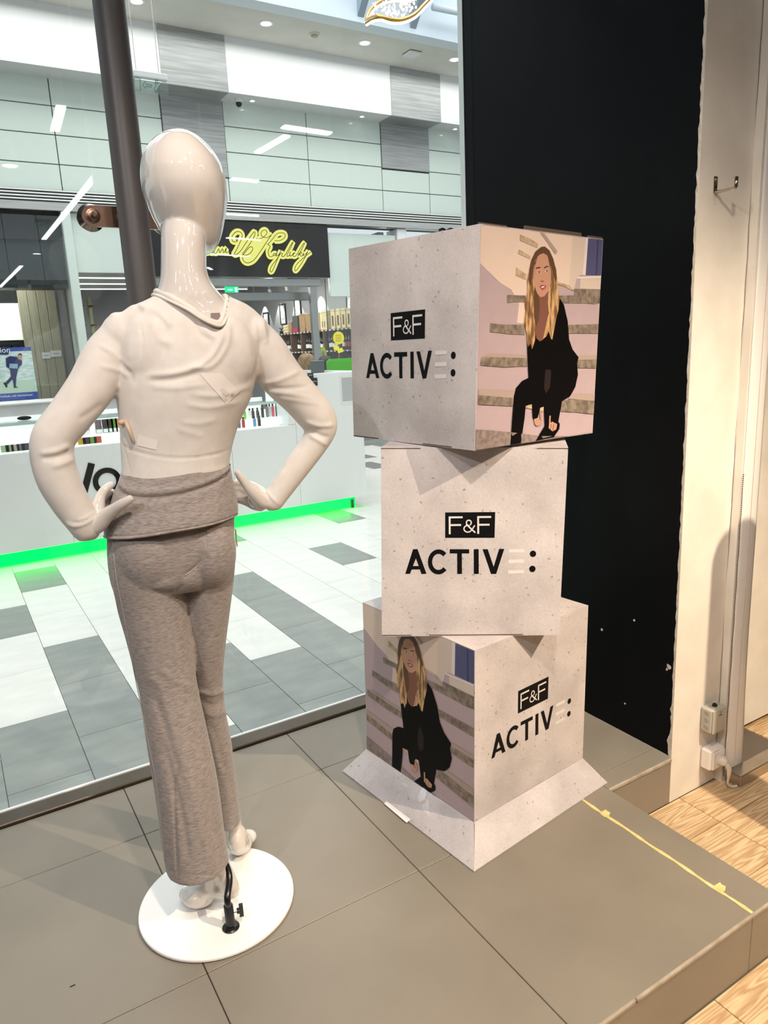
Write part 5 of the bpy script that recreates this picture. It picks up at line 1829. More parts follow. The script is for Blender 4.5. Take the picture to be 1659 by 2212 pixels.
# ------------------------------------------------------------------ kiosk
KY = 6.32
kz0 = ZF
x_r = at_y(787, 950, KY)[0]
x_m = at_y(625, 900, KY)[0]
z_sh = at_y(560, 925, KY)[2]
z_tp = at_y(740, 803, KY)[2]
KX0 = -2.6
ki = thing('kiosk', 'white retail kiosk counter with green glow along its foot', 'kiosk', (1.0, KY + .8, ZF))
xs = [KX0, at_y(-160, 1100, KY)[0], at_y(150, 1100, KY)[0], at_y(507, 1040, KY)[0], at_y(645, 1000, KY)[0], x_r]
for i in range(len(xs) - 1):
    zt_ = z_tp if i >= 4 else z_sh
    obj('front_panel', cbox(xs[i] + .001, xs[i + 1] - .001, KY, KY + .04, ZF + .118, zt_, .003), M['kiosk'], ki)
obj('front_panel', cbox(x_m - .01, xs[4], KY, KY + .04, z_sh + .002, z_tp, .003), M['kiosk'], ki)
obj('side_panel', cbox(x_r - .04, x_r, KY + .041, 8.6, ZF + .118, z_tp, .003), M['kiosk'], ki)
obj('carcass', box(KX0, x_m - .02, KY + .041, KY + .70, ZF + .118, z_sh - .02), M['kiosk'], ki)
obj('carcass', box(x_m, x_r - .041, KY + .041, KY + .55, ZF + .118, z_tp - .10), M['kiosk'], ki)
obj('plinth', box(KX0 + .05, x_r - .1, KY + .11, KY + .6, ZF, ZF + .117), M['kiosk'], ki)
obj('led_strip', box(KX0 + .05, x_r - .1, KY + .075, KY + .108, ZF + .004, ZF + .112), M['green_led'], ki)
obj('foot_post', box(x_r - .16, x_r - .13, KY + .05, KY + .08, ZF, ZF + .085), mat('green_tinted_leg', srgb(40, 90, 50), .5), ki)
# glass display case
z_ct = at_y(500, 877, KY)[2]
obj('case_front', box(KX0, x_m - .012, KY + .010, KY + .016, z_sh + .001, z_ct), M['acrylic'], ki)
obj('case_top', box(KX0, x_m - .012, KY + .017, KY + .60, z_ct - .008, z_ct), M['acrylic'], ki)
obj('case_edge', box(KX0, x_m - .012, KY + .003, KY + .009, z_ct - .012, z_ct + .012), mat('glass_edge', srgb(190, 214, 206), .15), ki)
obj('case_back', box(KX0, x_m - .012, KY + .61, KY + .64, z_sh, z_ct + .02), M['kiosk'], ki)
zs2 = z_sh + .004
# stepped white display shelf, given an added glow to brighten the case
obj('display_step', merge(box(KX0, x_m - .02, KY + .20, KY + .60, zs2 - .02, zs2 + .06), box(KX0, x_m - .02, KY + .36, KY + .60, zs2 + .06, zs2 + .12)), mat('glowing_shelf', srgb(245, 248, 250), .4, emit=(1, 1, 1), estr=.7), ki)
obj('rear_counter', cbox(KX0, x_m + .3, KY + 1.75, KY + 1.80, ZF + .4, at_y(120, 868, KY + 1.75)[2], .003), M['kiosk'], ki)
obj('rear_counter', cbox(KX0, x_m + .3, KY + 1.70, KY + 2.2, at_y(120, 868, KY + 1.75)[2], at_y(120, 866, KY + 1.75)[2] + .01, .003), M['kiosk'], ki)
# kiosk lettering "Vo"
vo_m = M['ink']
def kp(px, py):
    p = at_y(px, py, KY - .006)
    return (p[0], p[2])
def flatlet(name, polys2, y, m, parent, depth=.012):
    gs_ = []
    for pl in polys2:
        k = len(pl)
        gs_.append(([(x, y, z) for x, z in pl] + [(x, y + depth, z) for x, z in pl], [tuple(range(k)), tuple(range(2 * k - 1, k - 1, -1))] + [(i, k + i, k + (i + 1) % k, (i + 1) % k) for i in range(k)]))
    return obj(name, merge(*gs_), m, parent)
v1 = [kp(*p) for p in stroke_quad((153, 1018), (180, 1062), 12)]
v2 = [kp(*p) for p in stroke_quad((181, 1064), (197, 1000), 12)]
obj('logo_v', merge(*[tube([at_y(x, y, KY - .004) for x, y in pl], .027, 12, flat=((0, 1, 0), .15)) for pl in ([(156, 1020), (181, 1066)], [(181, 1066), (198, 1001)])]), vo_m, ki)
cx, cz = kp(232, 1040)
ro, ri = .115, .072
ringp = []
for k in range(40):
    a0, a1 = 2 * math.pi * k / 40, 2 * math.pi * (k + 1) / 40
    ringp.append([(cx + ro * math.cos(a0), cz + ro * math.sin(a0)), (cx + ri * math.cos(a0), cz + ri * math.sin(a0)), (cx + ri * math.cos(a1), cz + ri * math.sin(a1)), (cx + ro * math.cos(a1), cz + ro * math.sin(a1))])
flatlet('logo_o', ringp, KY - .006, vo_m, ki)

# vape pens in the case
VC = [(110, 112, 114), (200, 40, 60), (120, 190, 40), (235, 235, 235), (60, 40, 34), (120, 170, 220), (70, 50, 40), (30, 30, 32), (24, 24, 26), (110, 120, 122), (200, 206, 210), (226, 70, 110), (50, 104, 92)]
VN = ['grey', 'red', 'lime', 'white', 'brown', 'light blue', 'dark brown', 'charcoal', 'black', 'slate grey', 'silver', 'pink', 'teal']
VPX = [(517, 912), (526, 906), (529, 889), (540, 890), (547, 888), (550, 903), (557, 889), (560, 902), (568, 892), (578, 893), (584, 896), (591, 896), (599, 894)]
for k, ((px, py), c, cn) in enumerate(zip(VPX, VC, VN)):
    Y = KY + .30 if py < 898 else KY + .14
    q = at_y(px, py + 11, Y)
    zb = zs2 + .061 if Y > KY + .2 else zs2
    hgt = .13 if k > 6 else .10
    t = thing('vape_pen', cn + ' vape pen standing in the kiosk glass case right of the mannequin', 'vape pen', (q[0], Y, zb), 'vape pens in the glass case')
    w = .014
    mm = mat('pen_' + cn.replace(' ', '_'), srgb(*c), .35)
    obj('body', cbox(q[0] - w, q[0] + w, Y - .009, Y + .009, zb, zb + hgt * .78, .004), mm, t)
    obj('mouthpiece', cbox(q[0] - w * .6, q[0] + w * .6, Y - .006, Y + .006, zb + hgt * .78, zb + hgt, .003), M['ink'], t)
# product packs at the left
PK = [(170, 935, (120, 90, 96)), (187, 930, (196, 186, 182)), (213, 925, (110, 90, 100)), (229, 928, (70, 44, 52)), (239, 928, (70, 72, 40)), (247, 922, (96, 150, 60)), (256, 921, (220, 130, 70)), (10, 965, (190, 204, 170)), (20, 964, (150, 190, 140)), (32, 962, (206, 170, 176)), (44, 961, (120, 120, 126)), (54, 960, (60, 60, 96)), (176, 950, (226, 180, 40)), (186, 949, (84, 50, 84)), (200, 947, (120, 170, 80)), (210, 945, (220, 80, 60))]
PKN = ['mauve', 'pale grey', 'plum', 'maroon', 'olive', 'green', 'orange', 'pale lime', 'mint green', 'pale pink', 'grey', 'navy', 'yellow', 'purple', 'leaf green', 'red']
for k, ((px, py, c), cn) in enumerate(zip(PK, PKN)):
    front = py > 943
    Y = KY + .10 if front else KY + .29
    q = at_y(px, py, Y)
    zb = zs2 if front else zs2 + .061
    w, hgt = (.030, .055) if front else (.026, .115)
    t = thing('product_pack', cn + ' product pack in the kiosk case left of the mannequin', 'pack', (q[0], Y, zb), 'product packs in the glass case')
    obj('carton', cbox(q[0] - w, q[0] + w, Y - .012, Y + .012, zb, zb + hgt, .001), mat('pack_' + cn.replace(' ', '_'), srgb(*c), .5), t)
    if not front:
        obj('white_label', box(q[0] - w * .9, q[0] + w * .9, Y - .0135, Y - .0122, zb + .004, zb + .035), M['kiosk'], t)
# notices on the kiosk
q0, q1 = at_y(734, 812, KY - .002), at_y(775, 871, KY - .002)
t = thing('notice', 'white printed notice taped to the kiosk front beside the cubes', 'notice', (q0[0], KY, q1[2]))
obj('sheet', box(q0[0], q0[0] + .26, KY - .003, KY - .0005, q1[2], q0[2]), mat('paper', srgb(232, 232, 230), .7), t)
ls = []
for k in range(16):
    z = q0[2] - .03 - k * (q0[2] - q1[2] - .05) / 16
    ls.append(box(q0[0] + .015, q0[0] + .20 + .03 * rng.random(), KY - .0038, KY - .0031, z, z + .007))
lo = obj('text_lines', merge(*ls), mat('grey_print', srgb(150, 150, 150), .7), t)
lo['kind'] = 'stuff'
for (a, b, lab) in [((664, 806), (677, 817), 'upper small black card holder on the kiosk top'), ((670, 817), (686, 833), 'lower small black card holder on the kiosk front')]:
    p, q = at_y(*a, KY - .006), at_y(*b, KY - .006)
    t = thing('card_holder', lab, 'card holder', (p[0], KY, q[2]))
    obj('plate', cbox(p[0], q[0], KY - .012, KY - .001, q[2], p[2], .002), M['ink'], t)
    obj('print', box(p[0] + .01, q[0] - .01, KY - .0128, KY - .0121, (p[2] + q[2]) / 2, (p[2] + q[2]) / 2 + .010), M['frame_alu'], t)
q = at_y(475, 880, KY + .25)
q = at_y(609, 868, KY + .25)
t = thing('keys', 'small dark keys lying on the kiosk glass top', 'keys', (q[0], KY + .25, z_ct))
obj('ring', tube([(q[0] - .05 + .03 * math.cos(a), KY + .25 + .03 * math.sin(a), z_ct + .004) for a in np.linspace(0, 2 * math.pi, 16, endpoint=False)], .003, 6, closed=True), M['ink'], t)
obj('blade', cbox(q[0] - .02, q[0] + .10, KY + .24, KY + .26, z_ct + .003, z_ct + .014, .003), M['ink'], t)
q = at_y(52, 908, KY + .4)
t = thing('mouse', 'black rounded computer mouse on the kiosk glass top', 'mouse', (q[0], KY + .35, z_ct))
obj('shell', ellipsoid((q[0], KY + .35, z_ct + .018), [(.055, 0, 0), (0, .035, 0), (0, 0, .018)], 16, 8), M['ink'], t, smooth=True)
obj('wheel', cyl((q[0] - .03, KY + .335, z_ct + .030), (q[0] - .03, KY + .345, z_ct + .030), .005, n=10), M['frame_alu'], t)

# two people behind the kiosk, only their heads and shoulders show
def person(px, py, Y, hair_c, top_c, label, hw, lean=0):
    c = at_y(px, py, Y)
    t = thing('person', label, 'person', (c[0], Y, ZF))
    hz = c[2]
    rows = []
    prof = [(-.80, .15, .11), (-.72, .18, .13), (-.55, .175, .125), (-.42, .19, .12), (-.30, .205, .11), (-.24, .19, .10), (-.19, .12, .085), (-.15, .062, .062), (-.09, .055, .058), (-.05, .070, .080), (.02, .078, .095), (.07, .070, .085), (.10, .045, .055), (.112, .01, .012)]
    for z, a, b in smooth_path(prof, 4):
        rows.append([(c[0] + a * math.cos(2 * math.pi * k / 24), Y + b * math.sin(2 * math.pi * k / 24), hz + z) for k in range(24)])
    bm_ = [loft(rows)]
    for s in (-1, 1):
        bm_.append(tube(smooth_path([(c[0] + s * .18, Y, hz - .29), (c[0] + s * .23, Y + .02, hz - .48), (c[0] + s * .20, Y + .20, hz - .66), (c[0] + s * .10, Y + .36, hz - .62)], 5), [.055] * 6 + [.048] * 5 + [.038] * 5, 12))
    for s in (-1, 1):
        bm_.append(tube([(c[0] + s * .09, Y, hz - .70), (c[0] + s * .09, Y - .01, hz * .5 + ZF * .5 - .2), (c[0] + s * .09, Y, ZF + .05)], [.085, .06, .045], 12))
        bm_.append(ellipsoid((c[0] + s * .09, Y + .06, ZF + .035), [(.045, 0, 0), (0, .12, 0), (0, 0, .034)], 12, 8))
    co_, no_, fa_ = remeshed(bm_, .012, 4)
    idx = []
    zf = np.array([co_[f, 2].mean() for f in fa_])
    idx = [0 if z < hz - .17 else 1 for z in zf]
    obj('body', (co_, fa_), [mat('shirt_' + label[:6].strip(), srgb(*top_c), .8), mat('skin_tone', srgb(205, 160, 135), .6)], t, smooth=True, midx=idx)
    # hair shell with a wavy lower edge, at the back of the head (they face away)
    hr = []
    for i, (z, a, b) in enumerate(smooth_path([(-.20, .045, .03), (-.16, .085, .065), (-.08, .098, .092), (.02, .102, .108), (.08, .088, .098), (.115, .055, .064), (.128, .01, .012)], 6)):
        hr.append([(c[0] + a * (1 + .05 * math.sin(7 * k + i * .5)) * math.cos(2 * math.pi * k / 36), Y - .012 + b * (1 + .05 * math.sin(5 * k + i * .6)) * math.sin(2 * math.pi * k / 36), hz + z) for k in range(36)])
    obj('hair', loft(hr), noise_mat('hair_' + label[:5], srgb(*hair_c), srgb(*[min(255, int(v * 1.7)) for v in hair_c]), 40, (3, 3, .7), rough=.6), t, smooth=True)
    return t


person(662, 786, 8.1, (96, 74, 52), (34, 40, 48), 'person with wavy light brown hair and dark top standing behind the kiosk', .1)
person(702, 789, 8.8, (38, 30, 30), (206, 90, 150), 'person with dark brown hair and pink top standing behind the kiosk', .1)
q = at_y(687, 790, 6.95)
t = thing('monitor', 'small dark till screen behind the kiosk front', 'screen', (q[0], 6.95, z_tp - .10))
obj('panel', cbox(q[0] - .075, q[0] + .075, 6.95, 6.975, z_tp - .02, q[2] + .055, .006), mat('smoke_grey', srgb(70, 82, 84), .25), t)
obj('stand', cbox(q[0] - .03, q[0] + .03, 6.955, 7.02, z_tp - .10, z_tp - .02, .003), M['ink'], t)
obj('base', cbox(q[0] - .07, q[0] + .07, 6.93, 7.06, z_tp - .10, z_tp - .088, .003), M['ink'], t)
# green chair
q0, q1 = at_y(707, 776, 7.2), at_y(775, 803, 7.2)
t = thing('office_chair', 'bright green chair back behind the kiosk', 'chair', ((q0[0] + q1[0]) / 2, 7.3, ZF))
gm = mat('green_shell', srgb(70, 170, 30), .35)
obj('backrest', cbox(q0[0], q1[0] + .05, 7.2, 7.235, q1[2] - .45, q0[2], .03), gm, t)
obj('seat', cbox(q0[0] + .01, q1[0] + .04, 7.24, 7.66, ZF + .43, ZF + .48, .02), gm, t)
xm = (q0[0] + q1[0]) / 2 + .02
obj('column', cyl((xm, 7.45, ZF + .08), (xm, 7.45, ZF + .43), .025, n=12), M['steel'], t)
for k in range(5):
    a = 2 * math.pi * k / 5
    obj('leg', tube([(xm, 7.45, ZF + .09), (xm + .26 * math.cos(a), 7.45 + .26 * math.sin(a), ZF + .03)], [.022, .014], 8), M['ink'], t)

# ------------------------------------------------------------------ wine shop opposite
sx0, sx1 = at_y(285, 540, FY)[0], at_y(706, 540, FY)[0]
sz0, sz1 = at_y(560, 599, FY)[2], z_band0 - .002
sb = thing('shop_sign', 'black shop sign with glowing yellow script lettering', 'sign', ((sx0 + sx1) / 2, FY, sz0))
obj('board', cbox(sx0, sx1, FY - .07, FY + .05, sz0, sz1, .006), M['black_sign'], sb)
SO, SS = (430, 480), 5.027
SIGN = [
    [(40, 330), (60, 300), (75, 335), (110, 330), (150, 332), (175, 255), (163, 325), (188, 336), (214, 288), (226, 334), (254, 288), (268, 334), (296, 282), (290, 328), (316, 326)],
    [(400, 212), (364, 206), (358, 155), (400, 106), (448, 108), (468, 150), (440, 230), (398, 315), (380, 345), (402, 352), (452, 310), (512, 220), (562, 150), (600, 104), (604, 142), (560, 222), (492, 318), (474, 342), (506, 360), (560, 332), (584, 284), (560, 266), (520, 300), (474, 362)],
    [(640, 186), (690, 168), (738, 120), (722, 86), (690, 92), (672, 124), (690, 156), (742, 166), (792, 132)],
    [(782, 142), (722, 232), (642, 352), (584, 420), (522, 442), (478, 412), (470, 352)],
    [(744, 242), (792, 190), (852, 122), (922, 120), (934, 160), (884, 198), (822, 200)],
    [(744, 242), (772, 262), (752, 312), (762, 368), (800, 370)],
    [(838, 340), (812, 342), (804, 366), (836, 350), (846, 332), (836, 368), (866, 352), (888, 310), (850, 402), (796, 528), (772, 532), (784, 480), (846, 400), (884, 342), (906, 340), (896, 368), (930, 362), (996, 248), (1020, 216), (992, 284), (952, 364), (978, 362), (992, 322), (984, 366), (1012, 358), (1042, 330), (1018, 346), (1024, 370), (1056, 358), (1118, 254), (1146, 226), (1112, 300), (1072, 372)],
    [(1076, 352), (1104, 326), (1114, 336), (1090, 348), (1114, 370), (1136, 336), (1132, 364), (1164, 340), (1180, 322), (1130, 420), (1064, 516), (1038, 522), (1058, 462), (1138, 384), (1212, 326)],
]


def sgn(x, y, Y):
    return at_y(SO[0] + x / SS, SO[1] + y / SS, Y)


for k, pl in enumerate(SIGN):
    S = smooth_path(pl, 4)
    wd = .040 if k in (0, 6, 7) else .044
    hl = obj('letter_halo', tube([sgn(x, y, FY - .10) for x, y in S], wd, 8, flat=((0, 1, 0), .6)), M['glow_yellow'], sb)
    obj('letter_stroke', tube([sgn(x, y, FY - .125) for x, y in S], .0048, 5), M['ink'], hl)
fill = [(470, 240), (560, 170), (640, 192), (720, 195), (745, 240), (650, 370), (560, 440), (480, 420), (465, 340)]
fp = [sgn(x, y, FY - .112) for x, y in fill]
k = len(fp)
obj('letter_fill', ([tuple(p) for p in fp] + [tuple(p + np.array([0, .03, 0])) for p in fp], [tuple(range(k)), tuple(range(2 * k - 1, k - 1, -1))] + [(i, k + i, k + (i + 1) % k, (i + 1) % k) for i in range(k)]), M['glow_yellow'], sb)

# cladding and piers at shop level
zfl = ZF
px_l = at_y(173, 640, FY)[0]
pier = struct('wall_pier', cbox(at_y(153, 640, FY)[0], px_l, FY - .10, FY + .35, ZF, z_band0 - .002, .01), M['mint'], 'mint clad pier between the two opposite shops')
struct('wall_cladding_left', cbox(px_l + .01, sx0 - .01, FY - .02, FY + .05, at_y(230, 590, FY)[2], z_band0 - .002, .005), M['mint'], 'mint panel left of the black shop sign')
struct('wall_cladding_right', cbox(sx1 + .01, at_y(853, 520, FY)[0], FY - .02, FY + .05, at_y(730, 641, FY)[2], z_band0 - .11, .005), M['mint'], 'mint panel right of the black shop sign')
struct('wall_pier_right', cbox(at_y(855, 520, FY)[0], at_y(875, 520, FY)[0], FY - .06, FY + .3, ZF, z_band0 - .002, .01), M['white_edge'], 'pale pier right of the wine shop')
t = tag(empty('window_2', (5.9, FY, ZF)), 'glass front of the wine shop right of its entrance', None, None, 'structure')
xp = at_y(690, 700, FY)[0]
x_end = at_y(853, 520, FY)[0]
obj('pane', box(xp + .06, x_end, FY + .0, FY + .012, ZF, at_y(730, 641, FY)[2]), M['shop_glass'], t)
obj('post', cbox(at_y(674, 700, FY)[0], at_y(688, 700, FY)[0], FY - .02, FY + .06, ZF, sz0 - .02, .004), M['frame_alu'], t)
obj('post', cbox(at_y(707, 700, FY)[0] - .006, at_y(707, 700, FY)[0] + .006, FY - .012, FY - .001, ZF, sz0 - .02, .002), mat('silicone_joint', srgb(60, 66, 64), .5), t)
struct('trim_header', merge(cbox(sx0, at_y(690, 615, FY)[0], FY - .04, FY + .10, at_y(560, 618, FY)[2], sz0 - .02, .005), cbox(sx0, at_y(690, 615, FY)[0], FY + .3, FY + .45, at_y(560, 650, FY)[2] + .03, at_y(560, 628, FY)[2], .005)), M['frame_alu'], 'grey roller-door header under the shop sign')
# interior shell
XW = 6.78
struct('wall_wine_right', box(XW, XW + .1, FY + .1, 17.5, ZF, 3.3), M['grey_wall'], 'grey side wall of the wine shop')
struct('wall_wine_back', box(px_l, XW, 17.5, 17.6, ZF, 3.3), M['grey_wall'], 'grey back wall of the wine shop')
struct('wall_wine_left', box(px_l - .1, px_l, FY + .36, 17.5, ZF, 3.3), M['grey_wall'], 'grey left wall of the wine shop')
struct('ceiling_wine', box(px_l - .1, XW + .1, FY + .1, 17.6, 2.95, 3.05), M['dark_ceiling'], 'dark open ceiling of the wine shop')
for i in range(5):
    y = 12.0 + i * 1.1
    t = thing('tube_lamp', 'long white tube lamp under the dark wine shop ceiling', 'lamp', (4.3, y, 2.85), 'tube lamps of the wine shop')
    x0, x1 = px_l + .15, (XW - .35 if i % 2 == 0 else XW - 1.3)
    obj('tube', cbox(x0, x1, y - .014, y + .014, 2.822, 2.84, .008), M['tube_glow'], t)
    obj('batten', box(x0, x1, y - .045, y + .045, 2.842, 2.95), M['lamp_body'], t)
# wall-washer lamps making cones of light on the side wall
for i, y in enumerate((12.0, 13.4, 14.5, 15.4, 16.3)):
    L = (XW - .22, y, 2.60)
    d = bpy.data.lights.new('wall_washer', 'SPOT'); d.energy = 26; d.spot_size = math.radians(70); d.spot_blend = .12; d.shadow_soft_size = .02; d.color = (1, .98, .95)
    lo = bpy.data.objects.new('wall_washer_light', d); COL.objects.link(lo); lo.location = L
    lo.rotation_euler = (Vector((.30, 0, -1))).to_track_quat('-Z', 'Y').to_euler()
    t = thing('wall_washer', 'small spotlight washing the wine shop side wall', 'lamp', (L[0], L[1], L[2]), 'wall washers of the wine shop')
    obj('can', lathe((L[0] - .02, y, 2.74), (.25, 0, -1), [(0, .035), (.10, .035), (.10, .03), (.03, .028), (.03, .001)], 16), M['lamp_body'], t)
    obj('stem', cyl((L[0] - .02, y, 2.73), (L[0] - .02, y, 2.95), .008, n=8), M['lamp_body'], t)
# framed certificates on the side wall
for k, ((px, py), lab) in enumerate(zip([(575, 696), (611, 679), (643, 667), (757, 655)], ['leftmost framed certificate on the wine shop wall', 'second framed certificate from the left on the wine shop wall', 'framed certificate just above the dark gift box', 'framed certificate behind the shop glass above the cream boxes'])):
    q = at_x(px, py, XW - .02)
    t = thing('certificate', lab, 'picture frame', (XW, q[1], q[2] - .2), 'framed certificates')
    hw_, hh = .24, .16 + .0
    w2, h2 = .21, .15
    y, z = q[1], q[2]
    H_ = .165
    obj('frame', merge(box(XW - .03, XW, y - .15, y + .15, z - .22, z - .20), box(XW - .03, XW, y - .15, y + .15, z + .20, z + .22), box(XW - .03, XW, y - .15, y - .13, z - .20, z + .20), box(XW - .03, XW, y + .13, y + .15, z - .20, z + .20)), M['ink'], t)
    obj('sheet', box(XW - .016, XW - .004, y - .13, y + .13, z - .20, z + .20), M['mall_white'], t)
    tl_ = obj('text_lines', merge(*[box(XW - .0175, XW - .0162, y - .09, y + .09 - .03 * (i % 3), z + .14 - i * .04, z + .150 - i * .04) for i in range(7)]), mat('grey_print2', srgb(150, 150, 152), .7), t)
    tl_['kind'] = 'stuff'
# shelf
SX = 6.45
zt = 1.77
SY0, SY1 = 11.35, 15.0
sh = thing('wine_shelf', 'dark wooden wine shelf along the shop side wall', 'shelf', (SX + .15, 13, ZF))
levels = [zt, 1.385, 1.00, .62, .24]
for z in levels:
    obj('board', cbox(SX, XW - .002, SY0, SY1, z - .028, z, .003), M['shelf_wood'], sh)
ups = [SY0 + .02, 12.15, 12.75, 13.2, 13.75, 14.25, 14.75, SY1 - .02]
for y in ups:
    obj('upright', cbox(SX, XW - .002, y - .02, y + .02, ZF, zt - .03, .003), M['shelf_wood'], sh)
obj('back_panel', box(XW - .002 - .012, XW - .002, SY0, SY1, ZF, zt - .03), mat('dark_back', srgb(38, 32, 30), .8), sh)
# white price tags along shelf edges
for z in levels[:3]:
    for y in np.arange(SY0 + .12, SY1 - .1, .16):
        obj('price_label', box(SX - .004, SX - .0005, y, y + .045, z - .026, z - .002), M['kiosk'], sh)
# bottles
gl_m = [mat('dark_bottle_glass', srgb(22, 22, 20), .12), mat('green_bottle_glass', srgb(26, 38, 24), .12), mat('red_wine_bottle', srgb(44, 14, 18), .12)]
lb_m = [mat('cream_label', srgb(226, 220, 206), .7), mat('white_label2', srgb(236, 236, 234), .7), mat('dark_label', srgb(60, 44, 40), .7), mat('red_label', srgb(176, 60, 60), .7)]
bprof = [(0, .030), (.003, .037), (.18, .037), (.205, .030), (.225, .0145), (.285, .0140), (.288, .0155), (.300, .0155), (.301, .002)]
b_mesh, l_mesh = [], []
for m_ in gl_m:
    o = obj('bottle', lathe((0, 0, 0), (0, 0, 1), bprof, 12), m_, smooth=True, angle=50); b_mesh.append(o.data); bpy.data.objects.remove(o, do_unlink=True)
for m_ in lb_m:
    o = obj('label', lathe((0, 0, .06), (0, 0, 1), [(0, .0374), (0, .0380), (.075, .0380), (.075, .0374)], 12), m_, smooth=True, angle=50); l_mesh.append(o.data); bpy.data.objects.remove(o, do_unlink=True)
ROWN = {1.385: 'upper', 1.00: 'middle', .62: 'lower'}
for z in (1.385, 1.00, .62):
    for y in np.arange(SY0 + .09, SY1 - .06, .098):
        if min(abs(y - u) for u in ups) < .062:
            continue
        if z == 1.385 and 14.05 < y < 14.24:
            continue
        if z < .7 and y > 13.0:
            continue
        sc_ = rng.uniform(.92, 1.04)
        o = bpy.data.objects.new('wine_bottle', b_mesh[rng.choice([0, 0, 1, 2])]); COL.objects.link(o)
        o.location = (SX + .06 + rng.uniform(0, .02), y, z + .0005); o.scale = (sc_, sc_, sc_); o.rotation_euler = (0, 0, rng.uniform(0, 6.28))
        tag(o, 'dark wine bottle standing in the %s row of the wine shelf' % ROWN[z], 'bottle', 'wine bottles in the %s shelf row' % ROWN[z])
        c = bpy.data.objects.new('bottle_label', l_mesh[rng.choice([0, 1, 1, 0, 2, 3])]); COL.objects.link(c)
        c.parent = o
# things on top of the shelf
kraft = noise_mat('kraft_carton', srgb(150, 122, 86), srgb(168, 140, 102), 12, rough=.8)
cream = noise_mat('pine_box', srgb(216, 196, 152), srgb(232, 214, 172), 9, (1, 1, 5), rough=.7)


def shelf_box(pxa, pya, pxb, pyb, name, lab, cat, m, depth=.24, lid=None):
    a, b = at_x(pxa, pya, SX + .02), at_x(pxb, pyb, SX + .02)
    y0, y1 = sorted((a[1], b[1]))
    z1 = max(a[2], b[2])
    t = thing(name, lab, cat, (SX + .1, (y0 + y1) / 2, zt))
    obj('body', cbox(SX + .02, SX + .02 + depth, y0 + .005, y1 - .005, zt + .0005, z1, .004), m, t)
    obj('lid_seam', box(SX + .0185, SX + .0205, y0 + .005, y1 - .005, z1 - .035, z1 - .030), mat('seam_shadow', srgb(110, 88, 62), .8), t)
    return t, y0, y1, z1


shelf_box(623, 696, 630, 716, 'carton', 'small brown carton beside the wooden crate on the shelf top', 'carton', kraft, .14)
t, y0, y1, z1 = shelf_box(611.5, 703, 622.5, 717, 'wooden_crate', 'small pale wooden crate with slats on the shelf top', 'crate', cream, .12)
for k in range(3):
    obj('slat', box(SX + .012, SX + .019, y0, y1, zt + .02 + k * (z1 - zt) / 3.2, zt + .045 + k * (z1 - zt) / 3.2), cream, t)
t, y0, y1, z1 = shelf_box(630, 683, 644, 715, 'gift_box', 'dark grey gift box with red base on the shelf top', 'box', mat('grey_card', srgb(84, 84, 86), .6), .2)
obj('red_band', box(SX + .012, SX + .0195, y0 + .004, y1 - .004, zt + .002, zt + .09), mat('magenta_print', srgb(170, 50, 84), .6), t)
shelf_box(645, 679, 659, 714, 'carton', 'left one of the two tall kraft cartons on the shelf top', 'carton', kraft)
shelf_box(659, 678, 672, 714, 'carton', 'right one of the two tall kraft cartons next to the door post', 'carton', kraft)
shelf_box(683, 676, 690, 709, 'wine_box', 'narrow plain pine wine box right of the door post', 'box', cream)
t, y0, y1, z1 = shelf_box(690, 673, 707, 708, 'wine_box', 'pine wine box with two bottle marks on the shelf top', 'box', cream)
obj('bottle_mark', merge(*[box(SX + .0175, SX + .0195, y0 + (y1 - y0) * f, y0 + (y1 - y0) * f + .03, zt + .05, zt + .16) for f in (.3, .6)]), M['shelf_wood'], t)
for k in range(4):
    xa = 713 + k * 11.5
    t, y0, y1, z1 = shelf_box(xa, 669 - k, xa + 11, 705 - k * .5, 'wine_box', ['first', 'second', 'third', 'fourth'][k] + ' slim pine wine box with bottle window, counted from the left', 'box', cream)
    obj('bottle_window', box(SX + .0175, SX + .0195, y0 + (y1 - y0) * .3, y1 - (y1 - y0) * .3, zt + .06, zt + .24), M['shelf_wood'], t)
q = at_x(608, 712, SX + .08)
t = thing('potted_plant', 'tiny dark pot with spiky leaves at the far end of the shelf', 'plant', (SX + .08, q[1], zt))
obj('pot', lathe((SX + .08, q[1], zt + .0005), (0, 0, 1), [(0, .035), (.06, .045), (.06, .04), (.05, .001)], 14), M['ink'], t)
for k in range(7):
    a = 2 * math.pi * k / 7
    obj('leaf', tube(smooth_path([(SX + .08, q[1], zt + .055), (SX + .08 + .03 * math.cos(a), q[1] + .03 * math.sin(a), zt + .12), (SX + .08 + .07 * math.cos(a), q[1] + .07 * math.sin(a), zt + .13)], 3), [.006, .007, .007, .006, .005, .003, .001], 5), mat('dark_leaf', srgb(40, 60, 40), .6), t)
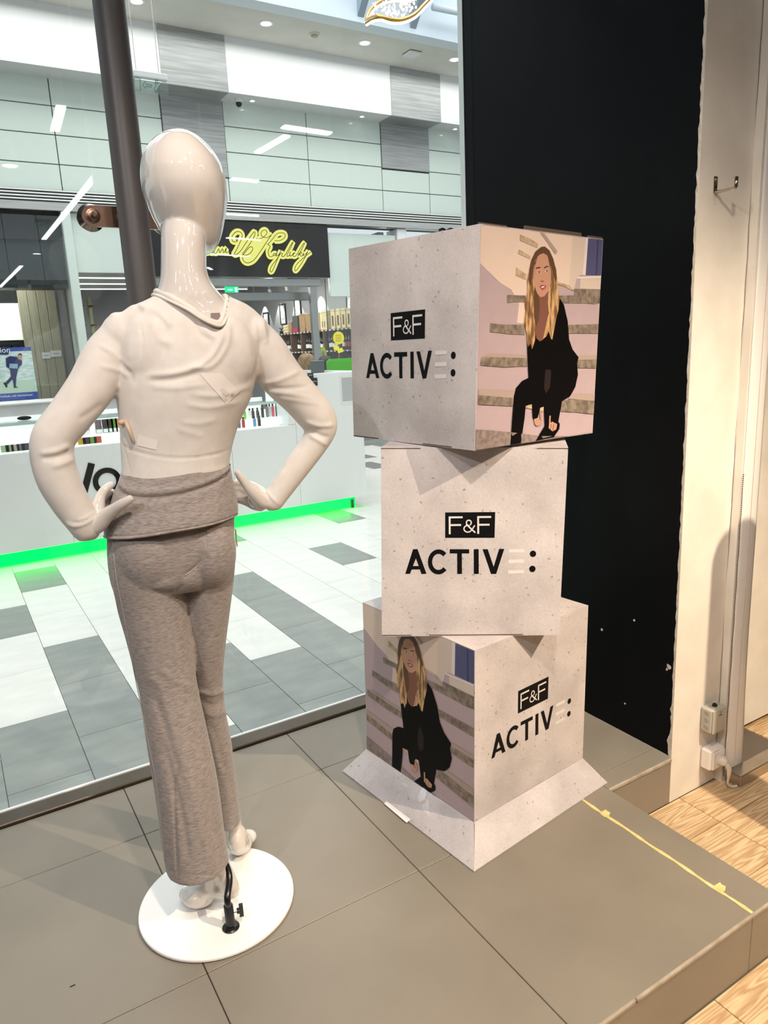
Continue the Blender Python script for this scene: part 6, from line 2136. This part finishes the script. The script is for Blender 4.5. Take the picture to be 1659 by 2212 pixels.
# round yellow sticker and cards on the shop glass
q = at_y(732, 730, FY - .012)
t = thing('glass_sticker', 'round yellow sticker on the wine shop window', 'sticker', tuple(q))
obj('disc', lathe((q[0], FY - .0005, q[2]), (0, -1, 0), [(0, .105), (.002, .105), (.002, .001)], 32), mat('yellow_vinyl', srgb(226, 214, 60), .5), t)
obj('print', merge(*[box(q[0] - .06, q[0] + .05, FY - .0038, FY - .0026, q[2] - .05 + k * .03, q[2] - .042 + k * .03) for k in range(4)]), mat('olive_print', srgb(130, 120, 60), .6), t)
for (px, py, rz, lab) in [(727, 752, .3, 'upper yellow card stuck to the wine shop window'), (735, 757, -.2, 'lower yellow card stuck to the wine shop window')]:
    q = at_y(px, py, FY - .008)
    g_ = cbox(-.05, .05, -.002, .002, -.035, .035, .0005)
    o = obj('window_card', xform(g_, Matrix.Translation((q[0], FY - .0025 - (.005 if rz < 0 else 0), q[2])) @ Matrix.Rotation(rz, 4, 'Y')), mat('yellow_card', srgb(232, 222, 70), .6))
    tag(o, lab, 'card', 'yellow window cards')
q = at_y(699, 766, FY - .012)
t = thing('glass_sticker', 'tall oval green sticker low on the wine shop window', 'sticker', tuple(q))
obj('disc', xform(lathe((0, 0, 0), (0, -1, 0), [(0, .06), (.002, .06), (.002, .001)], 28), Matrix.Translation((q[0], FY - .0005, q[2])) @ Matrix.Diagonal((1, 1, 2.2, 1))), mat('lime_vinyl', srgb(150, 170, 60), .5), t)
obj('core', xform(lathe((0, 0, 0), (0, -1, 0), [(0, .03), (.003, .03), (.003, .001)], 24), Matrix.Translation((q[0], FY - .001, q[2])) @ Matrix.Diagonal((1, 1, 2.2, 1))), mat('grey_vinyl', srgb(110, 112, 104), .5), t)
# green exit sign in the shop
WY = FY + .6
a, b = at_y(486, 618, WY), at_y(516, 634, WY)
t = thing('exit_sign', 'small glowing green exit sign inside the wine shop entrance', 'exit sign', tuple((a + b) / 2))
obj('panel', cbox(a[0], b[0], WY, WY + .03, b[2], a[2], .003), M['green_exit'], t)
obj('pictogram', merge(box(a[0] + .16 * 1.0, a[0] + .20, WY - .004, WY - .0005, b[2] + .02, a[2] - .02), box(a[0] + .04, a[0] + .12, WY - .004, WY - .0005, (a[2] + b[2]) / 2 - .012, (a[2] + b[2]) / 2 + .012)), emit_mat('exit_white', (.5, 1, .7), 1.5), t)
obj('hanger', merge(cyl((a[0] + .02, WY + .015, a[2]), (a[0] + .02, WY + .015, 2.95), .004, n=6), cyl((b[0] - .02, WY + .015, a[2]), (b[0] - .02, WY + .015, 2.95), .004, n=6)), M['frame_alu'], t)
# back-wall display visible left of the mannequin
for (px0, py0, px1, py1, c, lab) in [(172, 640, 188, 720, (60, 46, 40), 'dark bottle rack in the back of the wine shop'), (192, 640, 210, 720, (140, 150, 110), 'pale green rack panel in the back of the wine shop')]:
    a, b = at_y(px0, py0, 15.0), at_y(px1, py1, 15.0)
    t = thing('display_rack', lab, 'rack', ((a[0] + b[0]) / 2, 15.0, ZF))
    mm = mat('rack_%d' % px0, srgb(*c), .7)
    obj('panel', cbox(a[0], b[0], 15.2, 15.23, ZF, a[2], .004), mm, t)
    for z in np.arange(.3, a[2], .35):
        obj('shelf', cbox(a[0], b[0], 14.9, 15.2, z, z + .02, .003), M['shelf_wood'], t)

# ------------------------------------------------------------------ neighbouring clothing shop at the left
LZ = at_y(60, 455, FY)[2]
lx1 = at_y(152, 640, FY)[0]
t = tag(empty('window_3', (.6, FY, ZF)), 'glass front of the dark clothing shop', None, None, 'structure')
for a, b in [(-4.0, at_y(22, 600, FY)[0]), (at_y(22, 600, FY)[0] + .008, at_y(96, 600, FY)[0]), (at_y(96, 600, FY)[0] + .008, lx1)]:
    obj('pane', box(a, b, FY, FY + .012, ZF, LZ - .05), M['shop_glass'], t)
struct('wall_clothing_back', box(-6, lx1, 17, 17.1, ZF, 3.4), M['grey_wall'], 'back wall of the clothing shop')
struct('ceiling_clothing', box(-6, lx1, FY + .05, 17, 3.0, 3.4), mat('black_ceiling', srgb(34, 36, 40), .8), 'dark ceiling of the clothing shop')
struct('wall_clothing_side', box(lx1 - .02, lx1 - .002, FY + .36, 17, ZF, 3.0), mat('navy_wall', srgb(34, 36, 46), .7), 'dark side wall of the clothing shop')
struct('wall_bulkhead', box(-4, at_y(150, 500, FY)[0] - .02, FY + .10, FY + .5, at_y(90, 620, FY)[2], 3.0), mat('dark_bulkhead', srgb(40, 43, 48), .5), 'dark header behind the clothing shop glass')
# oak wall panels
OY = 12.0
ox = [at_y(p, 700, OY)[0] for p in (47, 72, 97, 120, 143)]
ow = struct('wall_oak', box(ox[0], ox[-1] if ox[-1] < lx1 - .05 else lx1 - .05, OY + .03, OY + .08, ZF, at_y(150, 626, OY)[2]), M['shelf_wood'], 'oak clad display wall in the clothing shop window')
ex = min(ox[-1], lx1 - .05)
for i in range(4):
    x0, x1 = ox[0] + (ex - ox[0]) * i / 4, ox[0] + (ex - ox[0]) * (i + 1) / 4
    obj('plank', cbox(x0 + .003, x1 - .003, OY, OY + .03, ZF, at_y(150, 626, OY)[2], .003), M['oak_panel'], ow)
for (px, py, w, lab) in [(92, 768, .055, 'smaller white price card on the oak wall'), (134, 763, .075, 'larger white price card on the oak wall')]:
    q = at_y(px + 8, py, OY - .004)
    q[0] = min(max(q[0], ox[0] + .08), ex - .1)
    t = thing('price_card', lab, 'card', (q[0], OY, q[2]), 'price cards on the oak wall')
    obj('card', box(q[0] - w, q[0] + w, OY - .006, OY - .0005, q[2] - .045, q[2] + .045), M['mall_white'], t)
    obj('print', box(q[0] - w * .6, q[0] + w * .6, OY - .0068, OY - .0061, q[2] - .006, q[2] + .008), mat('print_grey', srgb(150, 150, 150), .7), t)
# lit white bulkhead and clothes rail
a, b = at_y(0, 700, 12.6), at_y(52, 640, 12.6)
struct('wall_lit', box(-3, at_y(55, 640, 12.6)[0], 12.6, 15.5, at_y(20, 735, 12.6)[2], at_y(20, 655, 12.6)[2]), mat('bright_wall', srgb(244, 242, 236), .7), 'bright white wall box inside the clothing shop')
area_light('clothing_shop_light', (.3, 11.8, 2.9), (.3, 13, 1.2), 1.5, 170, (1, .98, .95))
area_light('wine_shop_light', (4.6, 13.4, 2.75), (4.8, 13.4, 0), 3.5, 120, (1, .98, .94), 3.0)
for i in range(4):
    q0, q1 = at_y(2 + i * 10, 610 - i * 3, 13), at_y(22 + i * 8, 608 - i * 3, 13)
rl = thing('clothes_rail', 'steel clothes rail below the bright wall box', 'rail', (.8, 13.0, 1.2))
zr_ = at_y(60, 735, 13.0)[2] + .02
x0r, x1r = at_y(2, 720, 13.0)[0], at_y(60, 720, 13.0)[0]
zrl = at_y(30, 738, 13.0)[2]
obj('bar', cyl((x0r - 1, 13.0, zrl), (x1r, 13.0, zrl), .012, n=10), M['steel'], rl)
obj('post', cyl((x1r, 13.0, ZF), (x1r, 13.0, zrl), .014, n=10), M['steel'], rl)
obj('post', cyl((x0r - 1, 13.0, ZF), (x0r - 1, 13.0, zrl), .014, n=10), M['steel'], rl)
cl_c = [((44, 60, 88), 'navy'), ((90, 130, 166), 'light blue'), ((30, 32, 36), 'black'), ((196, 200, 206), 'pale grey'), ((40, 48, 66), 'dark blue'), ((120, 90, 70), 'brown'), ((206, 196, 184), 'beige')]
for k, (c, cn) in enumerate(cl_c):
    x = x1r - .06 - k * .10
    g_ = []
    rows = []
    for tt_, wy, wx in [(0, .02, .012), (.04, .10, .02), (.08, .20, .03), (.2, .21, .035), (.55, .22, .04), (.62, .22, .04)]:
        rows.append([(x + wx * math.cos(a_), 13.0 + wy * math.sin(a_), zrl - .06 - tt_) for a_ in np.linspace(0, 2 * math.pi, 16, endpoint=False)])
    t = thing('garment', cn + ' garment hanging on the clothes rail across the mall', 'garment', (x, 13.0, zrl), 'garments on the rail')
    obj('cloth', loft(rows), mat('cloth_' + cn.replace(' ', '_'), srgb(*c), .85), t, smooth=True, angle=60)
    obj('hanger', tube(smooth_path([(x, 13.0, zrl - .08), (x, 13.0, zrl - .03), (x, 13.012, zrl + .016), (x, 13.0, zrl + .018)], 3), .003, 5), M['steel'], t)
# poster in the window
PY = FY - .01
a, b = at_y(-60, 752, PY), at_y(80, 862, PY)
zA, zB = at_y(40, 750, PY)[2], at_y(40, 864, PY)[2]
xA, xB = a[0], at_y(74, 800, PY)[0]
t = thing('poster', 'blue framed poster of a man carrying a glass box in the clothing shop window', 'poster', ((xA + xB) / 2, FY, zB))
W_, H_ = xB - xA, zA - zB


def pz(u, v):
    return (xA + u * W_, zA - v * H_)


def plate(name, u0, u1, v0, v1, m, y, parent=t):
    (x0_, z0_), (x1_, z1_) = pz(u0, v0), pz(u1, v1)
    return obj(name, box(x0_, x1_, PY - y - .003, PY - y, z1_, z0_), m, parent)


blue_m = mat('poster_blue', srgb(62, 84, 160), .5)
plate('sheet', 0, 1, 0, 1, noise_mat('poster_aisle', srgb(170, 200, 196), srgb(226, 236, 230), 9, (1, 1, 4), rough=.5), .0005)
plate('top_band', 0, 1, 0, .07, blue_m, .004)
plate('bottom_band', 0, 1, .86, 1, blue_m, .004)
plate('floor_print', .1, .98, .62, .86, mat('poster_floor', srgb(186, 212, 190), .5), .0037)


def pcrop(px, py):
    return at_y(px, py, PY - .009)


# region of the poster figure in photo pixels from the zoom (scale 5.53, origin (0, 600))
def z7(x, y, Y=None):
    return at_y(x / 5.53, 600 + y / 5.53, PY - .008 if Y is None else Y)


def pfill(name, poly, m, parent, Y):
    p = [z7(x, y, Y) for x, y in poly]
    k = len(p)
    return obj(name, ([tuple(q) for q in p] + [tuple(q + np.array([0, .0015, 0])) for q in p], [tuple(range(k)), tuple(range(2 * k - 1, k - 1, -1))] + [(i, k + i, k + (i + 1) % k, (i + 1) % k) for i in range(k)]), m, parent)


navy = mat('poster_navy', srgb(36, 48, 96), .5)
fig = pfill('figure_print', [(70, 960), (120, 935), (200, 945), (262, 990), (265, 1030), (235, 1060), (215, 1090), (195, 1190), (190, 1300), (165, 1300), (150, 1210), (80, 1285), (65, 1250), (130, 1180), (120, 1090), (75, 1060)], navy, t, PY - .010)
pfill('face_print', [(215, 915), (245, 905), (262, 930), (255, 965), (235, 985), (212, 960)], mat('poster_skin', srgb(190, 140, 116), .5), fig, PY - .0125)
pfill('box_print', [(115, 1025), (215, 1030), (210, 1085), (110, 1080)], mat('poster_glassbox', srgb(140, 176, 190), .5), fig, PY - .0125)
pfill('shoe_print', [(40, 1255), (65, 1250), (92, 1300), (75, 1312)], M['ink'], fig, PY - .0125)
pfill('shoe_print', [(165, 1298), (195, 1298), (215, 1310), (165, 1312)], M['ink'], fig, PY - .0125)
pfill('hair_print', [(212, 925), (235, 900), (262, 912), (262, 930), (240, 915)], M['ink'], fig, PY - .0140)


def wall_text(s, px, py, size, Y, m, name, parent, align='LEFT', shear=0):
    p = at_y(px, py, Y)
    Mx = Matrix(((1, 0, 0, p[0]), (0, 0, 1, Y), (0, 1, 0, p[2]), (0, 0, 0, 1)))
    return obj(name, text_mesh(s, size, Mx, align), m, parent)


white_ink = mat('white_ink', srgb(236, 240, 246), .5)
wall_text('Hvězda vaší domácnosti', 1, 859, .040, PY - .0085, white_ink, 'caption', t)
wall_text('ion', 0, 762, .10, PY - .0145, white_ink, 'logo_text', t)
pfill('logo_plate', [(-40, 840), (100, 838), (102, 915), (-40, 915)], navy, t, PY - .0115)
# rounded black letters on a neighbouring sign, their tops show above the cubes
t = thing('shop_lettering', 'round black letters peeking above the top cube', 'sign', tuple(at_y(962, 510, FY - .1)))
for px in (955, 973):
    c = at_y(px, 506, FY - .10)
    obj('letter', tube([(c[0] + .075 * math.cos(a_), FY - .12, c[2] + .085 * math.sin(a_)) for a_ in np.linspace(0, 2 * math.pi, 24, endpoint=False)], .022, 8, closed=True), M['ink'], t, smooth=True)

# promotional banner hanging behind the camera, mirrored faintly in the pane
BY = -3.0
VY = 2 * GLASS_Y - BY
ba, bb = at_y(555, 385, VY), at_y(760, 530, VY)
t = thing('banner', 'white promotional banner facing the window behind the camera', 'banner', ((ba[0] + bb[0]) / 2, BY, bb[2]))
obj('board', cbox(ba[0], bb[0], BY - .02, BY, bb[2], ba[2], .004), mat('banner_white', srgb(236, 236, 234), .6), t)
btx = mat('banner_text', srgb(52, 70, 90), .6)
for s_, (px, py) in zip(['Plaťte méně', 'a ušetřete', 'na každém', 'nákupu'], [(621, 417), (621, 445), (623, 471), (628, 494)]):
    p = at_y(px, py, VY)
    Mx = Matrix(((-1, 0, 0, p[0]), (0, 0, 1, BY + .002), (0, 1, 0, p[2]), (0, 0, 0, 1)))
    obj('banner_text', text_mesh(s_, .135, Mx), btx, t)
for z in (ba[0] + .1, bb[0] - .1):
    obj('cord', cyl((z, BY - .01, ba[2]), (z, BY - .01, CEIL_Z + .2), .003, n=6), M['steel'], t)
